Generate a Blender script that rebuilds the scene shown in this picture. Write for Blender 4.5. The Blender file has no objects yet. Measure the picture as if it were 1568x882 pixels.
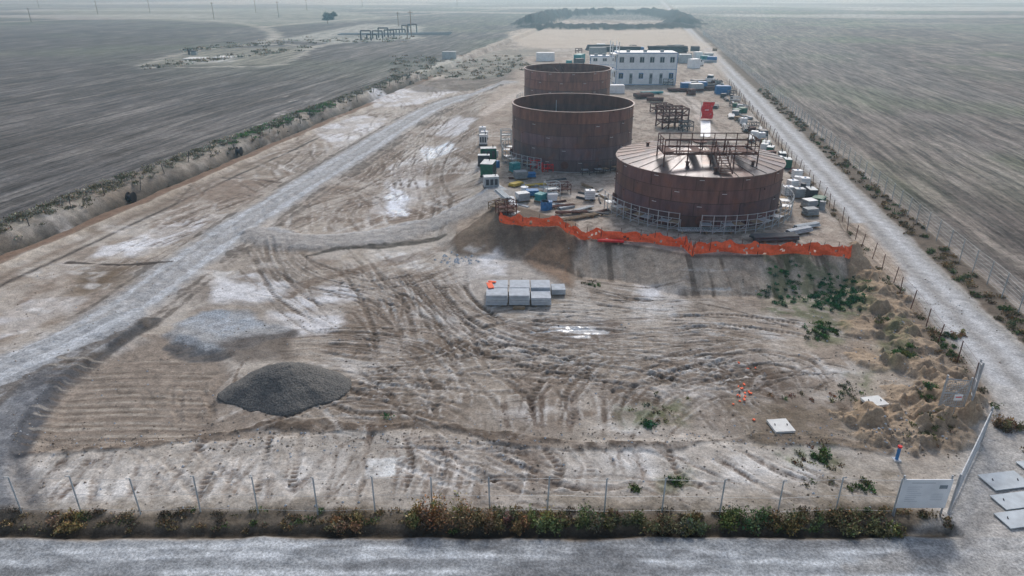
import bpy, math, random
import numpy as np
from mathutils import Vector
random.seed(7); rng=np.random.default_rng(7)
scene=bpy.context.scene
# ---------------------------------------------------------------- survey helper
CAMH=25.0; PITCH=math.radians(23.9); F=1045.3
SP,CP=math.sin(PITCH),math.cos(PITCH)
PAD=2.2
def P(u,v,z=0.0):
    """plan position (metres) of a point of the site survey, at level z"""
    dx=(u-784)/F; dy=(441-v)/F
    t=(CAMH-z)/(SP-dy*CP)
    return (dx*t,(CP+dy*SP)*t)
AX=(0.178,0.984); PR=(0.984,-0.178)      # site axis / perpendicular
def UW(u,w): return (u*PR[0]+w*AX[0], u*PR[1]+w*AX[1])
AXROT=-math.atan2(AX[0],AX[1])
# ---------------------------------------------------------------- noise
TAB=rng.random((256,256))
def vn(x,y,s=0):
    x=x+s*17.3; y=y+s*5.7
    xi=np.floor(x).astype(np.int64); yi=np.floor(y).astype(np.int64)
    fx=x-xi; fy=y-yi
    fx=fx*fx*(3-2*fx); fy=fy*fy*(3-2*fy)
    a=TAB[xi&255,yi&255]; b=TAB[(xi+1)&255,yi&255]; c=TAB[xi&255,(yi+1)&255]; d=TAB[(xi+1)&255,(yi+1)&255]
    return (a*(1-fx)+b*fx)*(1-fy)+(c*(1-fx)+d*fx)*fy
def fbm(x,y,s=0,o=4):
    r=0;a=.5;t=0
    for i in range(o):
        r=r+a*vn(x,y,s+i*3); t+=a; a*=.5; x=x*2.03; y=y*2.03
    return r/t
def sst(a,b,x):
    t=np.clip((x-a)/(b-a),0,1); return t*t*(3-2*t)
# ---------------------------------------------------------------- materials
def newmat(name):
    m=bpy.data.materials.new(name); m.use_nodes=True
    return m,m.node_tree,m.node_tree.nodes['Principled BSDF']
MATS={}
def mat(name,col,rough=.7,metal=0.,var=.25,scale=3.,bump=0.,spec=.3):
    if name in MATS: return MATS[name]
    m,nt,b=newmat(name); N=nt.nodes; L=nt.links
    tc=N.new('ShaderNodeTexCoord'); n=N.new('ShaderNodeTexNoise'); n.inputs['Scale'].default_value=scale; n.inputs['Detail'].default_value=5
    L.new(tc.outputs['Object'],n.inputs['Vector'])
    r=N.new('ShaderNodeMapRange'); r.inputs[1].default_value=.3; r.inputs[2].default_value=.7; r.inputs[3].default_value=1-var; r.inputs[4].default_value=1+var*.6
    L.new(n.outputs['Fac'],r.inputs[0])
    mx=N.new('ShaderNodeVectorMath'); mx.operation='SCALE'; mx.inputs[0].default_value=col; L.new(r.outputs[0],mx.inputs['Scale'])
    L.new(mx.outputs[0],b.inputs['Base Color'])
    b.inputs['Roughness'].default_value=rough; b.inputs['Metallic'].default_value=metal; b.inputs['Specular IOR Level'].default_value=spec
    if bump:
        bp=N.new('ShaderNodeBump'); bp.inputs['Distance'].default_value=bump; L.new(n.outputs['Fac'],bp.inputs['Height']); L.new(bp.outputs[0],b.inputs['Normal'])
    MATS[name]=m; return m
def leafmat():
    m,nt,b=newmat('foliage'); N=nt.nodes; L=nt.links
    a=N.new('ShaderNodeAttribute'); a.attribute_name='Col'; L.new(a.outputs['Color'],b.inputs['Base Color'])
    b.inputs['Roughness'].default_value=.8; b.inputs['Specular IOR Level'].default_value=.15
    return m
LEAF=leafmat()
def rustmat(name,rough=.75,metal=.0,patch=.55):
    m,nt,b=newmat(name); N=nt.nodes; L=nt.links
    a=N.new('ShaderNodeAttribute'); a.attribute_name='Col'
    tc=N.new('ShaderNodeTexCoord')
    mp=N.new('ShaderNodeMapping'); mp.inputs['Scale'].default_value=(1.2,1.2,.25); L.new(tc.outputs['Object'],mp.inputs[0])
    n=N.new('ShaderNodeTexNoise'); n.inputs['Scale'].default_value=1.3; n.inputs['Detail'].default_value=8; n.inputs['Roughness'].default_value=.65; L.new(mp.outputs[0],n.inputs[0])
    r=N.new('ShaderNodeMapRange'); r.inputs[1].default_value=.3; r.inputs[2].default_value=.7; r.inputs[3].default_value=.55; r.inputs[4].default_value=1.4; L.new(n.outputs['Fac'],r.inputs[0])
    s=N.new('ShaderNodeVectorMath'); s.operation='SCALE'; L.new(a.outputs['Color'],s.inputs[0]); L.new(r.outputs[0],s.inputs['Scale'])
    n2=N.new('ShaderNodeTexNoise'); n2.inputs['Scale'].default_value=.9; n2.inputs['Detail'].default_value=6; L.new(tc.outputs['Object'],n2.inputs[0])
    r2=N.new('ShaderNodeMapRange'); r2.inputs[1].default_value=.5; r2.inputs[2].default_value=.7; r2.inputs[4].default_value=patch; L.new(n2.outputs['Fac'],r2.inputs[0])
    mx=N.new('ShaderNodeMix'); mx.data_type='RGBA'; L.new(r2.outputs[0],mx.inputs[0]); L.new(s.outputs[0],mx.inputs[6]); mx.inputs[7].default_value=(.23,.095,.055,1)
    L.new(mx.outputs[2],b.inputs['Base Color'])
    b.inputs['Roughness'].default_value=rough; b.inputs['Metallic'].default_value=metal; b.inputs['Specular IOR Level'].default_value=.4
    bp=N.new('ShaderNodeBump'); bp.inputs['Distance'].default_value=.02; L.new(n.outputs['Fac'],bp.inputs['Height']); L.new(bp.outputs[0],b.inputs['Normal'])
    return m
RUST=rustmat('rusted_plate',.55,0,.5); ROOF=rustmat('roof_plate',.42,.15,.3)
galv=mat('galvanised',(.42,.45,.48),.45,.3); darkst=mat('dark_steel',(.09,.09,.1),.6,.3); ruststeel=mat('rust_steel',(.13,.055,.042),.8,0,.4)
white=mat('white_paint',(.84,.86,.87),.5,0,.12,1.); blue=mat('blue_paint',(.05,.2,.45),.5); glass=mat('window_glass',(.03,.05,.07),.15,0,.2,2,0,.5)
green=mat('green_paint',(.03,.14,.09),.5); teal=mat('teal_paint',(.05,.3,.32),.5); red=mat('red_paint',(.7,.03,.03),.6); orange=mat('orange_mesh',(.95,.16,.06),.7,0,.2,4)
conc=mat('concrete',(.50,.54,.58),.85,0,.2,2,.01); black=mat('black_plastic',(.02,.02,.025),.5); wood=mat('timber',(.3,.22,.14),.85,0,.4,4)
yellow=mat('yellow_paint',(.55,.4,.05),.6); grey=mat('grey_paint',(.28,.31,.33),.6); tyre=mat('tyre',(.025,.025,.025),.9)
palegal=mat('pale_steel',(.46,.5,.52),.5,.1)
# ---------------------------------------------------------------- mesh builder
class B:
    def __init__(s,name): s.name=name; s.v=[]; s.f=[]; s.m=[]; s.mats=[]; s.col=[]; s.c=(1,1,1)
    def mi(s,m):
        if m not in s.mats: s.mats.append(m)
        return s.mats.index(m)
    def add(s,vs,fs,m,c=None):
        o=len(s.v); s.v+=[tuple(p) for p in vs]; k=s.mi(m)
        for f in fs: s.f.append([i+o for i in f]); s.m.append(k); s.col.append(c or s.c)
    def box(s,c,size,m,rz=0.,col=None,taper=1.):
        x,y,z=[q/2 for q in size]; cr,sr=math.cos(rz),math.sin(rz); vs=[]
        for dz in(-z,z):
            k=1 if dz<0 else taper
            for dx,dy in((-x,-y),(x,-y),(x,y),(-x,y)):
                vs.append((c[0]+(dx*cr-dy*sr)*k,c[1]+(dx*sr+dy*cr)*k,c[2]+dz))
        s.add(vs,[(0,3,2,1),(4,5,6,7),(0,1,5,4),(1,2,6,5),(2,3,7,6),(3,0,4,7)],m,col)
    def beam(s,a,b,r,m,n=6,col=None,r2=None):
        a=Vector(a);b=Vector(b);d=(b-a)
        if d.length<1e-6: return
        d.normalize(); t=Vector((0,0,1)) if abs(d.z)<.9 else Vector((1,0,0))
        e=d.cross(t).normalized(); g=d.cross(e); r2=r if r2 is None else r2
        vs=[]
        for q,rr in((a,r),(b,r2)):
            for i in range(n):
                an=2*math.pi*(i+.5)/n; vs.append(q+e*math.cos(an)*rr+g*math.sin(an)*rr)
        fs=[(i,(i+1)%n,n+(i+1)%n,n+i) for i in range(n)]+[tuple(range(n-1,-1,-1)),tuple(range(n,2*n))]
        s.add(vs,fs,m,col)
    def done(s,smooth=False,origin=None):
        me=bpy.data.meshes.new(s.name)
        o=Vector(origin) if origin is not None else Vector((0,0,0))
        me.from_pydata([tuple(Vector(p)-o) for p in s.v],[],s.f)
        for m in s.mats: me.materials.append(m)
        me.polygons.foreach_set('material_index',s.m)
        ca=me.color_attributes.new('Col','FLOAT_COLOR','CORNER')
        arr=[]
        for f,c in zip(s.f,s.col): arr+= [c[0],c[1],c[2],1.]*len(f)
        ca.data.foreach_set('color',arr)
        if smooth: me.polygons.foreach_set('use_smooth',[True]*len(s.f))
        me.update()
        ob=bpy.data.objects.new(s.name,me); ob.location=o; scene.collection.objects.link(ob); return ob
# ================================================================= TERRAIN
def axis(lo,hi,st,gl,gh,lim_lo,lim_hi):
    mid=list(np.arange(lo,hi,st)); a=[];x=lo;s=st
    while x>lim_lo: s*=gl; x-=s; a.append(x)
    b=[];x=mid[-1];s=st
    while x<lim_hi: s*=gh; x+=s; b.append(x)
    return np.array(a[::-1]+mid+b)
xs=axis(-36,38,.115,1.022,1.022,-5000,5000)
y1=axis(22,60,.095,1.15,1.012,-150,600)
y2=[];x=y1[-1];s=x-y1[-2]
while x<7000: s*=1.06; x+=s; y2.append(x)
ys=np.concatenate([y1,np.array(y2)])
X,Y=np.meshgrid(xs,ys)
ny,nx=X.shape
U=X*PR[0]+Y*PR[1]; W=X*AX[0]+Y*AX[1]
n_big=fbm(X*.05,Y*.05,1,4); n_mid=fbm(X*.3,Y*.3,2,4); n_f=fbm(X*1.5,Y*1.5,3,4); n_ff=fbm(X*4,Y*4,9,2)
WX=(fbm(X*.25,Y*.25,4,4)-.5); WY=(fbm(X*.25,Y*.25,5,4)-.5); WX2=(fbm(X*1.2,Y*1.2,6,3)-.5)
def c3(c): return np.array(c)[None,None,:]
C=c3((.40,.345,.28))*np.ones_like(X)[...,None]
k=sst(.42,.62,n_mid)[...,None]*.6; C=C*(1-k)+c3((.25,.20,.155))*k
k=sst(.5,.7,fbm(X*.12,Y*.12,21,4))[...,None]*.5; C=C*(1-k)+c3((.50,.455,.39))*k
k=sst(.5,.64,fbm(X*.5,Y*.5,23,4))[...,None]*.35; C=C*(1-k)+c3((.54,.50,.44))*k
k=sst(.52,.66,fbm(X*.09,Y*.09,27,4))[...,None]*.55; C=C*(1-k)+c3((.23,.185,.14))*k
Hh=(n_mid-.5)*.12+(n_f-.5)*.05
FIELD=np.zeros_like(X); GRAV=np.zeros_like(X); WET=np.zeros_like(X)
def mixc(sl,m,col,a=1.):
    m=(m*a)[...,None]; C[sl]=C[sl]*(1-m)+np.array(col)[None,None,:]*m
def sl_of(x0,x1,ya,yb):
    return (slice(max(0,np.searchsorted(ys,ya)-1),np.searchsorted(ys,yb)+1),slice(max(0,np.searchsorted(xs,x0)-1),np.searchsorted(xs,x1)+1))
def smooth_pts(p,n=6):
    p=[np.array(q,float) for q in p]
    if len(p)<3: return p
    q=[2*p[0]-p[1]]+p+[2*p[-1]-p[-2]]; out=[]
    for i in range(1,len(q)-2):
        for j in range(n):
            t=j/n; out.append(.5*((2*q[i])+(-q[i-1]+q[i+1])*t+(2*q[i-1]-5*q[i]+4*q[i+1]-q[i+2])*t*t+(-q[i-1]+3*q[i]-3*q[i+1]+q[i+2])*t**3))
    out.append(p[-1]); return out
def distline(pts,pad):
    a=np.array(pts); sl=sl_of(a[:,0].min()-pad,a[:,0].max()+pad,a[:,1].min()-pad,a[:,1].max()+pad)
    x=X[sl]; y=Y[sl]; D=np.full(x.shape,1e9); S=np.zeros(x.shape); ac=0
    for i in range(len(a)-1):
        dx,dy=a[i+1]-a[i]; L2=dx*dx+dy*dy+1e-9; ln=math.sqrt(L2)
        gx=xs[sl[1]]; gy=ys[sl[0]]
        i0=np.searchsorted(gx,min(a[i,0],a[i+1,0])-pad); i1=np.searchsorted(gx,max(a[i,0],a[i+1,0])+pad)
        j0=np.searchsorted(gy,min(a[i,1],a[i+1,1])-pad); j1=np.searchsorted(gy,max(a[i,1],a[i+1,1])+pad)
        if i1<=i0 or j1<=j0: ac+=ln; continue
        xx=x[j0:j1,i0:i1]; yy=y[j0:j1,i0:i1]
        t=((xx-a[i,0])*dx+(yy-a[i,1])*dy)/L2; t=np.clip(t,0,1)
        d=np.hypot(xx-a[i,0]-t*dx,yy-a[i,1]-t*dy)
        dd=D[j0:j1,i0:i1]; m=d<dd; dd[m]=d[m]; S[j0:j1,i0:i1][m]=ac+(t*ln)[m]; ac+=ln
    return sl,D,S
def stroke(px,w,col,a=1.,dh=0.,soft=.35,nz=.5,z=0,grav=0,wet=0,world=False,mod=0):
    pts=smooth_pts(px if world else [P(u,v,z) for u,v in px])
    sl,D,S=distline(pts,w*1.8+abs(nz)*2)
    D=D+WX[sl]*nz*3+WX2[sl]*nz*.8
    m=1-sst(w/2*(1-soft),w/2*(1+soft),D)
    if mod: m=m*(1-mod+mod*sst(.35,.6,n_f[sl]))
    if col is not None: mixc(sl,m,col,a)
    if dh: Hh[sl]+=dh*m
    if grav: GRAV[sl]=np.maximum(GRAV[sl],m*grav)
    if wet: WET[sl]=np.maximum(WET[sl],m*wet)
def polymask(pts,soft,nz):
    a=np.array(pts); pad=soft*2+nz*2; sl=sl_of(a[:,0].min()-pad,a[:,0].max()+pad,a[:,1].min()-pad,a[:,1].max()+pad)
    x=X[sl]+WX[sl]*nz*2+WX2[sl]*nz*.5; y=Y[sl]+WY[sl]*nz*2
    ins=np.zeros(x.shape,bool); D=np.full(x.shape,1e9); n=len(a)
    for i in range(n):
        x0,y0=a[i]; x1,yy1=a[(i+1)%n]; dx,dy=x1-x0,yy1-y0
        c=((y0>y)!=(yy1>y))&(x<(x1-x0)*(y-y0)/((yy1-y0)+1e-12)+x0); ins^=c
        t=np.clip(((x-x0)*dx+(y-y0)*dy)/(dx*dx+dy*dy+1e-9),0,1); D=np.minimum(D,np.hypot(x-x0-t*dx,y-y0-t*dy))
    sd=np.where(ins,D,-D)
    return sl,sst(-soft,soft,sd),sd
def area(px,col,a=1.,soft=.6,nz=1.,dh=0,z=0,grav=0,wet=0,mod=0,modn=None,world=False):
    sl,m,_=polymask(px if world else [P(u,v,z) for u,v in px],soft,nz)
    if mod: m=m*(1-mod+mod*sst(.38,.6,(n_mid if modn is None else modn)[sl]))
    if col is not None: mixc(sl,m,col,a)
    if dh: Hh[sl]+=dh*m
    if grav: GRAV[sl]=np.maximum(GRAV[sl],m*grav)
    if wet: WET[sl]=np.maximum(WET[sl],m*wet)
ALL=(slice(None),slice(None))
fl=sst(.0,1.2,-(U+69.5)+WX*3); fr=sst(0,1.0,(U-32.9)+WX*1.)
FIELD[:]=np.maximum(fl,fr)
mixc(ALL,fl,(.115,.108,.10)); mixc(ALL,fr,(.14,.115,.098))
endm=sst(560,620,W)*(1-FIELD); mixc(ALL,endm,(.12,.11,.10)); FIELD=np.maximum(FIELD,endm)
k=sst(.5,.75,fbm(U*.03,W*.01,31,4))*FIELD; mixc(ALL,k,(.21,.19,.165),.5)
k=sst(.5,.62,fbm(U*.35,W*.025,32,4))*FIELD; mixc(ALL,k,(.24,.22,.19),.42)
k=sst(.5,.62,fbm(U*.5,W*.03,37,4))*FIELD; mixc(ALL,k,(.06,.053,.045),.5)
k=sst(.5,.66,fbm(U*.15,W*.15,39,5))*FIELD; mixc(ALL,k,(.07,.062,.053),.35)
k=sst(.45,.65,fbm(U*.03,W*.02,33,5))*fr*sst(60,130,W); mixc(ALL,k,(.10,.15,.055),.4)
k=sst(.5,.7,fbm(U*.012,W*.012,35,4))*fl*sst(150,280,W); mixc(ALL,k,(.14,.16,.10),.45)
k=sst(.52,.62,fbm(U*.6,W*.02,38,3))*fr*sst(20,60,W); mixc(ALL,k,(.3,.26,.21),.4)
k=sst(.5,.54,fbm(U*.02,W*.0,40,3))*FIELD*sst(120,200,W); mixc(ALL,k,(.19,.18,.16),.35)
k=sst(600,1100,Y); mixc(ALL,k,(.3,.32,.30),.6)  # distance haze painted into the soil colour: far ground turns paler
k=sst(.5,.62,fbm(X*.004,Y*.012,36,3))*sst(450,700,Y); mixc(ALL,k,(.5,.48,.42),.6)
# ditch at left
gb=(1-sst(195,220,W))
dt=np.exp(-((U+64.6+WX*1.5)/1.9)**4)*sst(-40,0,W); Hh-=1.8*dt; mixc(ALL,dt*gb,(.07,.06,.045),.92)
bm=np.exp(-((U+69.0+WX*2)/1.6)**2)*gb; Hh+=.7*bm; mixc(ALL,bm*sst(.35,.5,n_mid),(.30,.275,.225),.7)
mixc(ALL,bm*sst(.5,.6,n_f),(.11,.11,.07),.5)
k=np.exp(-((U+61.3+WX*2.0)/1.3)**4)*gb; mixc(ALL,k,(.23,.155,.105),.92)
k=np.exp(-((U+59.3+WX*1.5)/.6)**2)*gb; mixc(ALL,k,(.5,.43,.34),.6); Hh+=.35*k
k=np.exp(-((U+56.0+WX*.6)/.28)**2)*(1-sst(112,120,W)); mixc(ALL,k,(.075,.06,.05),.9)
k=np.exp(-((U+57.6+WX*1.5)/.5)**2)*gb; mixc(ALL,k,(.22,.17,.125),.6)
# right-hand road and verges
rd=sst(24.6,25.2,U+WX*.8)*(1-sst(29.6,30.3,U+WX*.8))*sst(27,30,Y)
mixc(ALL,rd,(.42,.40,.37)); GRAV[:]=np.maximum(GRAV,rd*.3)
for c0 in (26.1,28.4): mixc(ALL,np.exp(-((U-c0+WX*.6)/.4)**2)*rd,(.52,.505,.475),.7)
k=np.exp(-((U-27.2+WX*1)/.4)**2)*rd; mixc(ALL,k,(.31,.285,.25),.6)
for c0 in (25.1,29.7): mixc(ALL,np.exp(-((U-c0+WX*.8)/.3)**2)*rd,(.3,.27,.22),.6)
vg=sst(29.9,30.4,U+WX*.8)*(1-sst(32.6,33.2,U)); mixc(ALL,vg,(.17,.135,.10),.9)
vg=sst(22.8,23.3,U)*(1-sst(24.4,24.9,U+WX)); mixc(ALL,vg,(.22,.175,.13),.75)
# pad
padpts=[P(u,v,PAD) for u,v in((766,338),(850,352),(920,368),(1000,378),(1060,390),(1150,391),(1240,387))]
padpts+=[UW(21.4,66),UW(21.8,120),UW(22,250),UW(-40,250),UW(-36,190),P(735,165,PAD),P(728,205,PAD),P(735,255,PAD),P(748,300,PAD)]
sl=sl_of(-80,90,40,300)
def sdpoly(pts,sl,nz):
    a=np.array(pts); x=X[sl]+WX[sl]*nz; y=Y[sl]+WY[sl]*nz
    ins=np.zeros(x.shape,bool); D=np.full(x.shape,1e9); n=len(a)
    for i in range(n):
        x0,y0=a[i]; x1,yy1=a[(i+1)%n]; dx,dy=x1-x0,yy1-y0
        ins^=((y0>y)!=(yy1>y))&(x<(x1-x0)*(y-y0)/((yy1-y0)+1e-12)+x0)
        t=np.clip(((x-x0)*dx+(y-y0)*dy)/(dx*dx+dy*dy+1e-9),0,1); D=np.minimum(D,np.hypot(x-x0-t*dx,y-y0-t*dy))
    return np.where(ins,D,-D)
sd=sdpoly(padpts,sl,1.0)
rightside=sst(17,21,U[sl]); run=4.4*(1-rightside)+1.8*rightside
leftside=sst(-2,-8,X[sl]); run=run+2.5*leftside
pm=np.clip((sd+run)/run,0,1)
Hh[sl]*= (1-.6*(sd>0)); Hh[sl]+=PAD*pm
mixc(sl,sst(-.5,1.5,sd),(.36,.295,.235),.8)
mixc(sl,sst(-.5,1.5,sd)*sst(.45,.65,n_mid[sl]),(.47,.41,.335),.55)
mixc(sl,sst(1,3,sd)*sst(.5,.62,n_f[sl])*(U[sl]>-20),(.19,.15,.115),.5)
slope=sst(-5.6,-4.2,sd)*(1-sst(-.5,.1,sd))*(X[sl]>-6)*(Y[sl]<75)
mixc(sl,slope,(.38,.31,.24),.9)
rn=sst(.5,.66,fbm(X[sl]*1.8,Y[sl]*.12,41,3)); mixc(sl,slope*rn,(.47,.40,.32),.6); Hh[sl]-=slope*rn*.06
rn=sst(.56,.66,fbm(X[sl]*1.3,Y[sl]*.15,43,3)); mixc(sl,slope*rn,(.17,.13,.095),.7); Hh[sl]-=slope*rn*.07
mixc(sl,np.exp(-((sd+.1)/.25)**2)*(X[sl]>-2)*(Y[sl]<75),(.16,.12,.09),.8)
# ---- site colour patches
DB=(.19,.145,.105); BR2=(.235,.185,.14)
area([(440,470),(520,430),(640,400),(690,430),(720,500),(640,580),(480,560)],BR2,.7,soft=3,nz=2,mod=.5)
area([(520,560),(700,500),(760,560),(720,650),(560,650)],DB,.75,soft=2.5,nz=2,mod=.6)
area([(760,560),(1060,540),(1240,580),(1300,640),(1100,660),(820,650)],BR2,.7,soft=2,nz=2,mod=.5)
area([(740,480),(1100,500),(1200,540),(1000,560),(800,540)],(.26,.21,.165),.6,soft=2,nz=2,mod=.4)
area([(1080,560),(1170,555),(1230,590),(1210,640),(1110,630)],(.14,.10,.07),.85,soft=1,nz=1.2,mod=.5)
area([(670,400),(760,385),(880,400),(870,440),(740,465),(690,435)],(.44,.40,.35),.7,soft=1.2,nz=1.2)
area([(890,470),(1170,480),(1280,500),(1290,560),(1150,530),(950,490)],(.36,.295,.23),.6,soft=1.5,nz=2,mod=.4)
area([(690,375),(760,340),(880,372),(886,420),(800,400),(700,392)],(.19,.145,.105),.9,soft=.5,nz=1.,dh=.25)
area([(795,400),(880,372),(880,440),(830,420)],(.26,.18,.12),.85,soft=.5,nz=.8,dh=.2)
area([(0,440),(90,410),(210,420),(250,440),(150,480),(0,520)],(.26,.20,.15),.7,soft=1.5,nz=2,mod=.6)
area([(130,410),(270,405),(240,440),(110,450)],(.18,.135,.09),.8,soft=.8,nz=1)
area([(230,340),(330,280),(420,272),(440,285),(330,350),(250,372)],(.27,.21,.16),.7,soft=1.,nz=1.5,mod=.5)
area([(270,455),(350,400),(420,370),(470,400),(460,460),(400,500),(300,480)],(.28,.245,.205),.6,soft=1.5,nz=2,mod=.5)
for p in ([(450,335),(560,290),(620,250),(700,260),(700,320),(600,345)],[(640,190),(720,180),(730,260),(650,330),(690,240)],[(430,300),(560,225),(640,200),(600,250),(500,310)]):
    area(p,(.24,.185,.14),.75,soft=1.2,nz=1.6,mod=.5)
CRUST=([(160,375),(220,365),(255,385),(200,395),(150,390)],[(560,140),(640,130),(700,140),(640,160),(570,165)],[(640,225),(690,222),(695,240),(650,250)],[(330,430),(400,420),(450,440),(400,470),(330,465)],[(180,370),(260,340),(330,330),(300,360),(210,395)],[(600,250),(640,240),(660,280),(620,330),(570,330)],[(650,200),(700,180),(730,200),(700,220)],[(420,480),(520,470),(540,500),(440,520)],[(700,400),(760,390),(780,420),(720,430)],[(0,480),(60,455),(120,460),(70,500),(0,520)],[(480,200),(560,175),(600,185),(520,230)],[(980,440),(1050,440),(1060,470),(990,475)],[(440,455),(520,430),(560,450),(480,475)])
for p in CRUST: area(p,(.66,.64,.61),.75,soft=.6,nz=1.5,mod=.7)
area([(592,300),(600,285),(622,292),(622,330),(598,332)],(.74,.76,.78),.9,soft=.5,nz=.8,mod=.3,wet=.3); area([(640,228),(690,225),(690,238),(655,246)],(.72,.76,.79),.9,soft=.5,nz=1.,mod=.3,wet=.3)
for i in range(150):
    r_=random.Random(100+i); u=r_.uniform(40,760) if i<95 else r_.uniform(760,1300); v=(r_.uniform(180,560) if i<95 else r_.uniform(470,660)); s_=(v/441)*r_.uniform(8,32)
    if u<330-(v-350)*.5 and v<330: continue
    area([(u-s_*1.5,v),(u-s_*.3,v-s_*.35),(u+s_*1.3,v-s_*.2),(u+s_*.6,v+s_*.4)],r_.choice(((.60,.57,.52),(.56,.52,.47),(.19,.15,.115),(.17,.13,.095),(.26,.21,.16),(.22,.175,.13))),r_.uniform(.4,.8),soft=.4,nz=1.4,mod=.75,modn=n_f)
# front strip
area([(-100,700),(120,685),(330,672),(640,658),(830,680),(1100,672),(1370,688),(1380,785),(700,788),(-100,788)],(.46,.415,.355),.75,soft=.4,nz=.8,dh=.15,mod=.35)
stroke([(30,700),(200,682),(330,668),(430,652),(560,660),(650,650),(760,668),(840,680),(1000,688),(1150,672),(1350,690)],.8,(.13,.10,.075),.9,nz=.6,mod=.5,dh=.14)
area([(640,665),(830,672),(840,760),(700,770),(650,730)],(.26,.21,.165),.7,soft=1,nz=1.2,mod=.6)
area([(562,704),(630,702),(628,732),(558,733)],(.64,.62,.57),.95,soft=.1,nz=.15,mod=.2)
for p in ([(330,700),(420,680),(430,720),(340,740)],[(870,700),(1000,690),(1010,730),(880,740)],[(60,720),(250,700),(240,760),(70,770)],[(1120,700),(1240,700),(1250,740),(1120,745)],[(460,700),(540,690),(530,750),(440,750)]):
    area(p,(.62,.585,.53),.7,soft=.6,nz=.9,mod=.7)
for p in ([(1000,735),(1070,730),(1080,785),(1010,785)],[(0,760),(700,768),(700,790),(0,790)],[(840,760),(1380,765),(1380,790),(840,790)],[(1240,700),(1370,700),(1375,780),(1250,780)],[(1100,600),(1370,640),(1370,690),(1150,680)]):
    area(p,(.22,.18,.13),.6,soft=.5,nz=1,mod=.6,modn=n_f)
area([(780,500),(860,488),(940,492),(945,512),(900,528),(800,520)],(.17,.13,.10),.85,soft=.6,nz=.7,mod=.3)
# tyre tracks
def track(px,gauge=2.0,w=.45,col=(.19,.15,.11),a=.6,cleat=0,world=False,dh=-.05,n=8,ra=.35):
    pts=smooth_pts(px if world else [P(u,v) for u,v in px],n); a_=np.array(pts)
    if len(a_)<2: return
    T=np.gradient(a_,axis=0); T/=np.linalg.norm(T,axis=1)[:,None]+1e-9; Nn=np.stack([-T[:,1],T[:,0]],1)
    for s in ((-1,1) if gauge else (0,)):
        q=a_+Nn*s*gauge/2
        sl,D,S=distline(q,w*2.2)
        D=D+WX2[sl]*.25
        m=1-sst(w*.38,w*.58,D); rim=np.exp(-((D-w*.85)/(w*.22))**2)
        tl=S.max()+1e-6; fade=sst(0,.18,S/tl)*(1-sst(.82,1,S/tl)); m=m*fade; rim=rim*fade
        if cleat: cl=.5+.5*np.sin(S*2*math.pi/cleat); m2=m*(.25+.75*cl)
        else: m2=m*(.35+.75*sst(.3,.7,n_ff[sl]))
        m2=m2*(.4+.8*sst(.35,.6,n_mid[sl]))
        Hh[sl]+=dh*m2-dh*.4*rim*n_ff[sl]*1.6
        mixc(sl,np.clip(m2,0,1),col,a); mixc(sl,rim*sst(.35,.65,n_ff[sl]),(.56,.52,.46),ra)
dk=(.15,.115,.085)
main=[[(650,392),(690,440),(730,480),(800,510),(900,525),(1010,520),(1100,512)],[(700,395),(700,450),(760,500),(860,535),(980,540),(1090,528)],[(640,410),(670,470),(740,530),(850,560),(960,566),(1080,548),(1180,540)],
[(760,485),(850,492),(960,498),(1060,492),(1160,500)],[(440,540),(540,560),(640,560),(700,540),(760,500)],[(340,660),(450,620),(560,585),(650,580),(760,590),(850,580)],[(450,520),(560,520),(650,540),(690,600),(680,660)],
[(830,660),(845,600),(880,560),(960,540)],[(640,655),(650,600),(700,560),(800,550),(900,560)],[(900,660),(905,610),(940,585),(1040,570)],[(960,650),(1000,600),(1080,570),(1160,560)],[(1090,600),(1110,570),(1160,548),(1230,560),(1260,600)],
[(1010,640),(1060,600),(1100,600),(1130,640)],[(420,360),(430,400),(470,430),(560,450),(640,480)],[(395,350),(410,400),(440,450),(520,500)],[(560,380),(600,420),(640,470),(660,540)],[(520,400),(560,440),(590,500),(600,560)],
[(470,290),(530,270),(600,235),(660,200),(690,170)],[(480,310),(560,280),(640,220)],[(620,335),(630,300),(620,250),(650,210),(680,190)],[(690,330),(665,280),(680,240),(715,215)],
[(340,560),(300,600),(300,650)],[(240,360),(300,330),(380,300)],[(170,420),(250,380),(330,350)],[(700,500),(720,560),(780,610),(800,655)],[(560,560),(620,600),(640,650)],[(740,560),(780,540),(870,545),(990,560),(1090,585)],
[(850,575),(900,570),(1000,585),(1080,620)],[(500,600),(560,620),(640,620),(720,640)],[(700,500),(800,480),(860,470),(960,480)],[(1000,500),(1100,490),(1200,500),(1290,520)],[(880,450),(960,465),(1060,470)],[(520,440),(620,430),(690,400)],[(780,480),(860,486),(950,482)],[(780,520),(860,530),(950,528),(1060,536)]]
rr=random.Random(3)
for t in main:
    track(t,2.0,.45,dk,.8,cleat=rr.choice((0,0,.4)),dh=-.08,ra=.45)
for i in range(400):
    t=smooth_pts([P(u,v) for u,v in rr.choice(main)],6); n_=len(t)
    if n_<8: continue
    j=rr.randint(0,n_-7); k_=rr.randint(5,14); seg=np.array(t[j:j+k_]); off=np.array([rr.gauss(0,2.4),rr.gauss(0,1.8)]); sc=rr.uniform(.85,1.15)
    c0=seg.mean(0); an=rr.gauss(0,.16); R_=np.array([[math.cos(an),-math.sin(an)],[math.sin(an),math.cos(an)]])
    seg=((seg-c0)*sc)@R_.T+c0+off
    track(list(seg),rr.choice((0,2.0,2.0)),rr.uniform(.14,.34),rr.choice((dk,(.21,.165,.125),dk,(.56,.52,.46),(.12,.09,.065))),rr.uniform(.35,.8),cleat=rr.choice((0,0,0,.35)),world=True,dh=rr.choice((-.02,-.04,-.055)),n=1,ra=.25)
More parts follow.
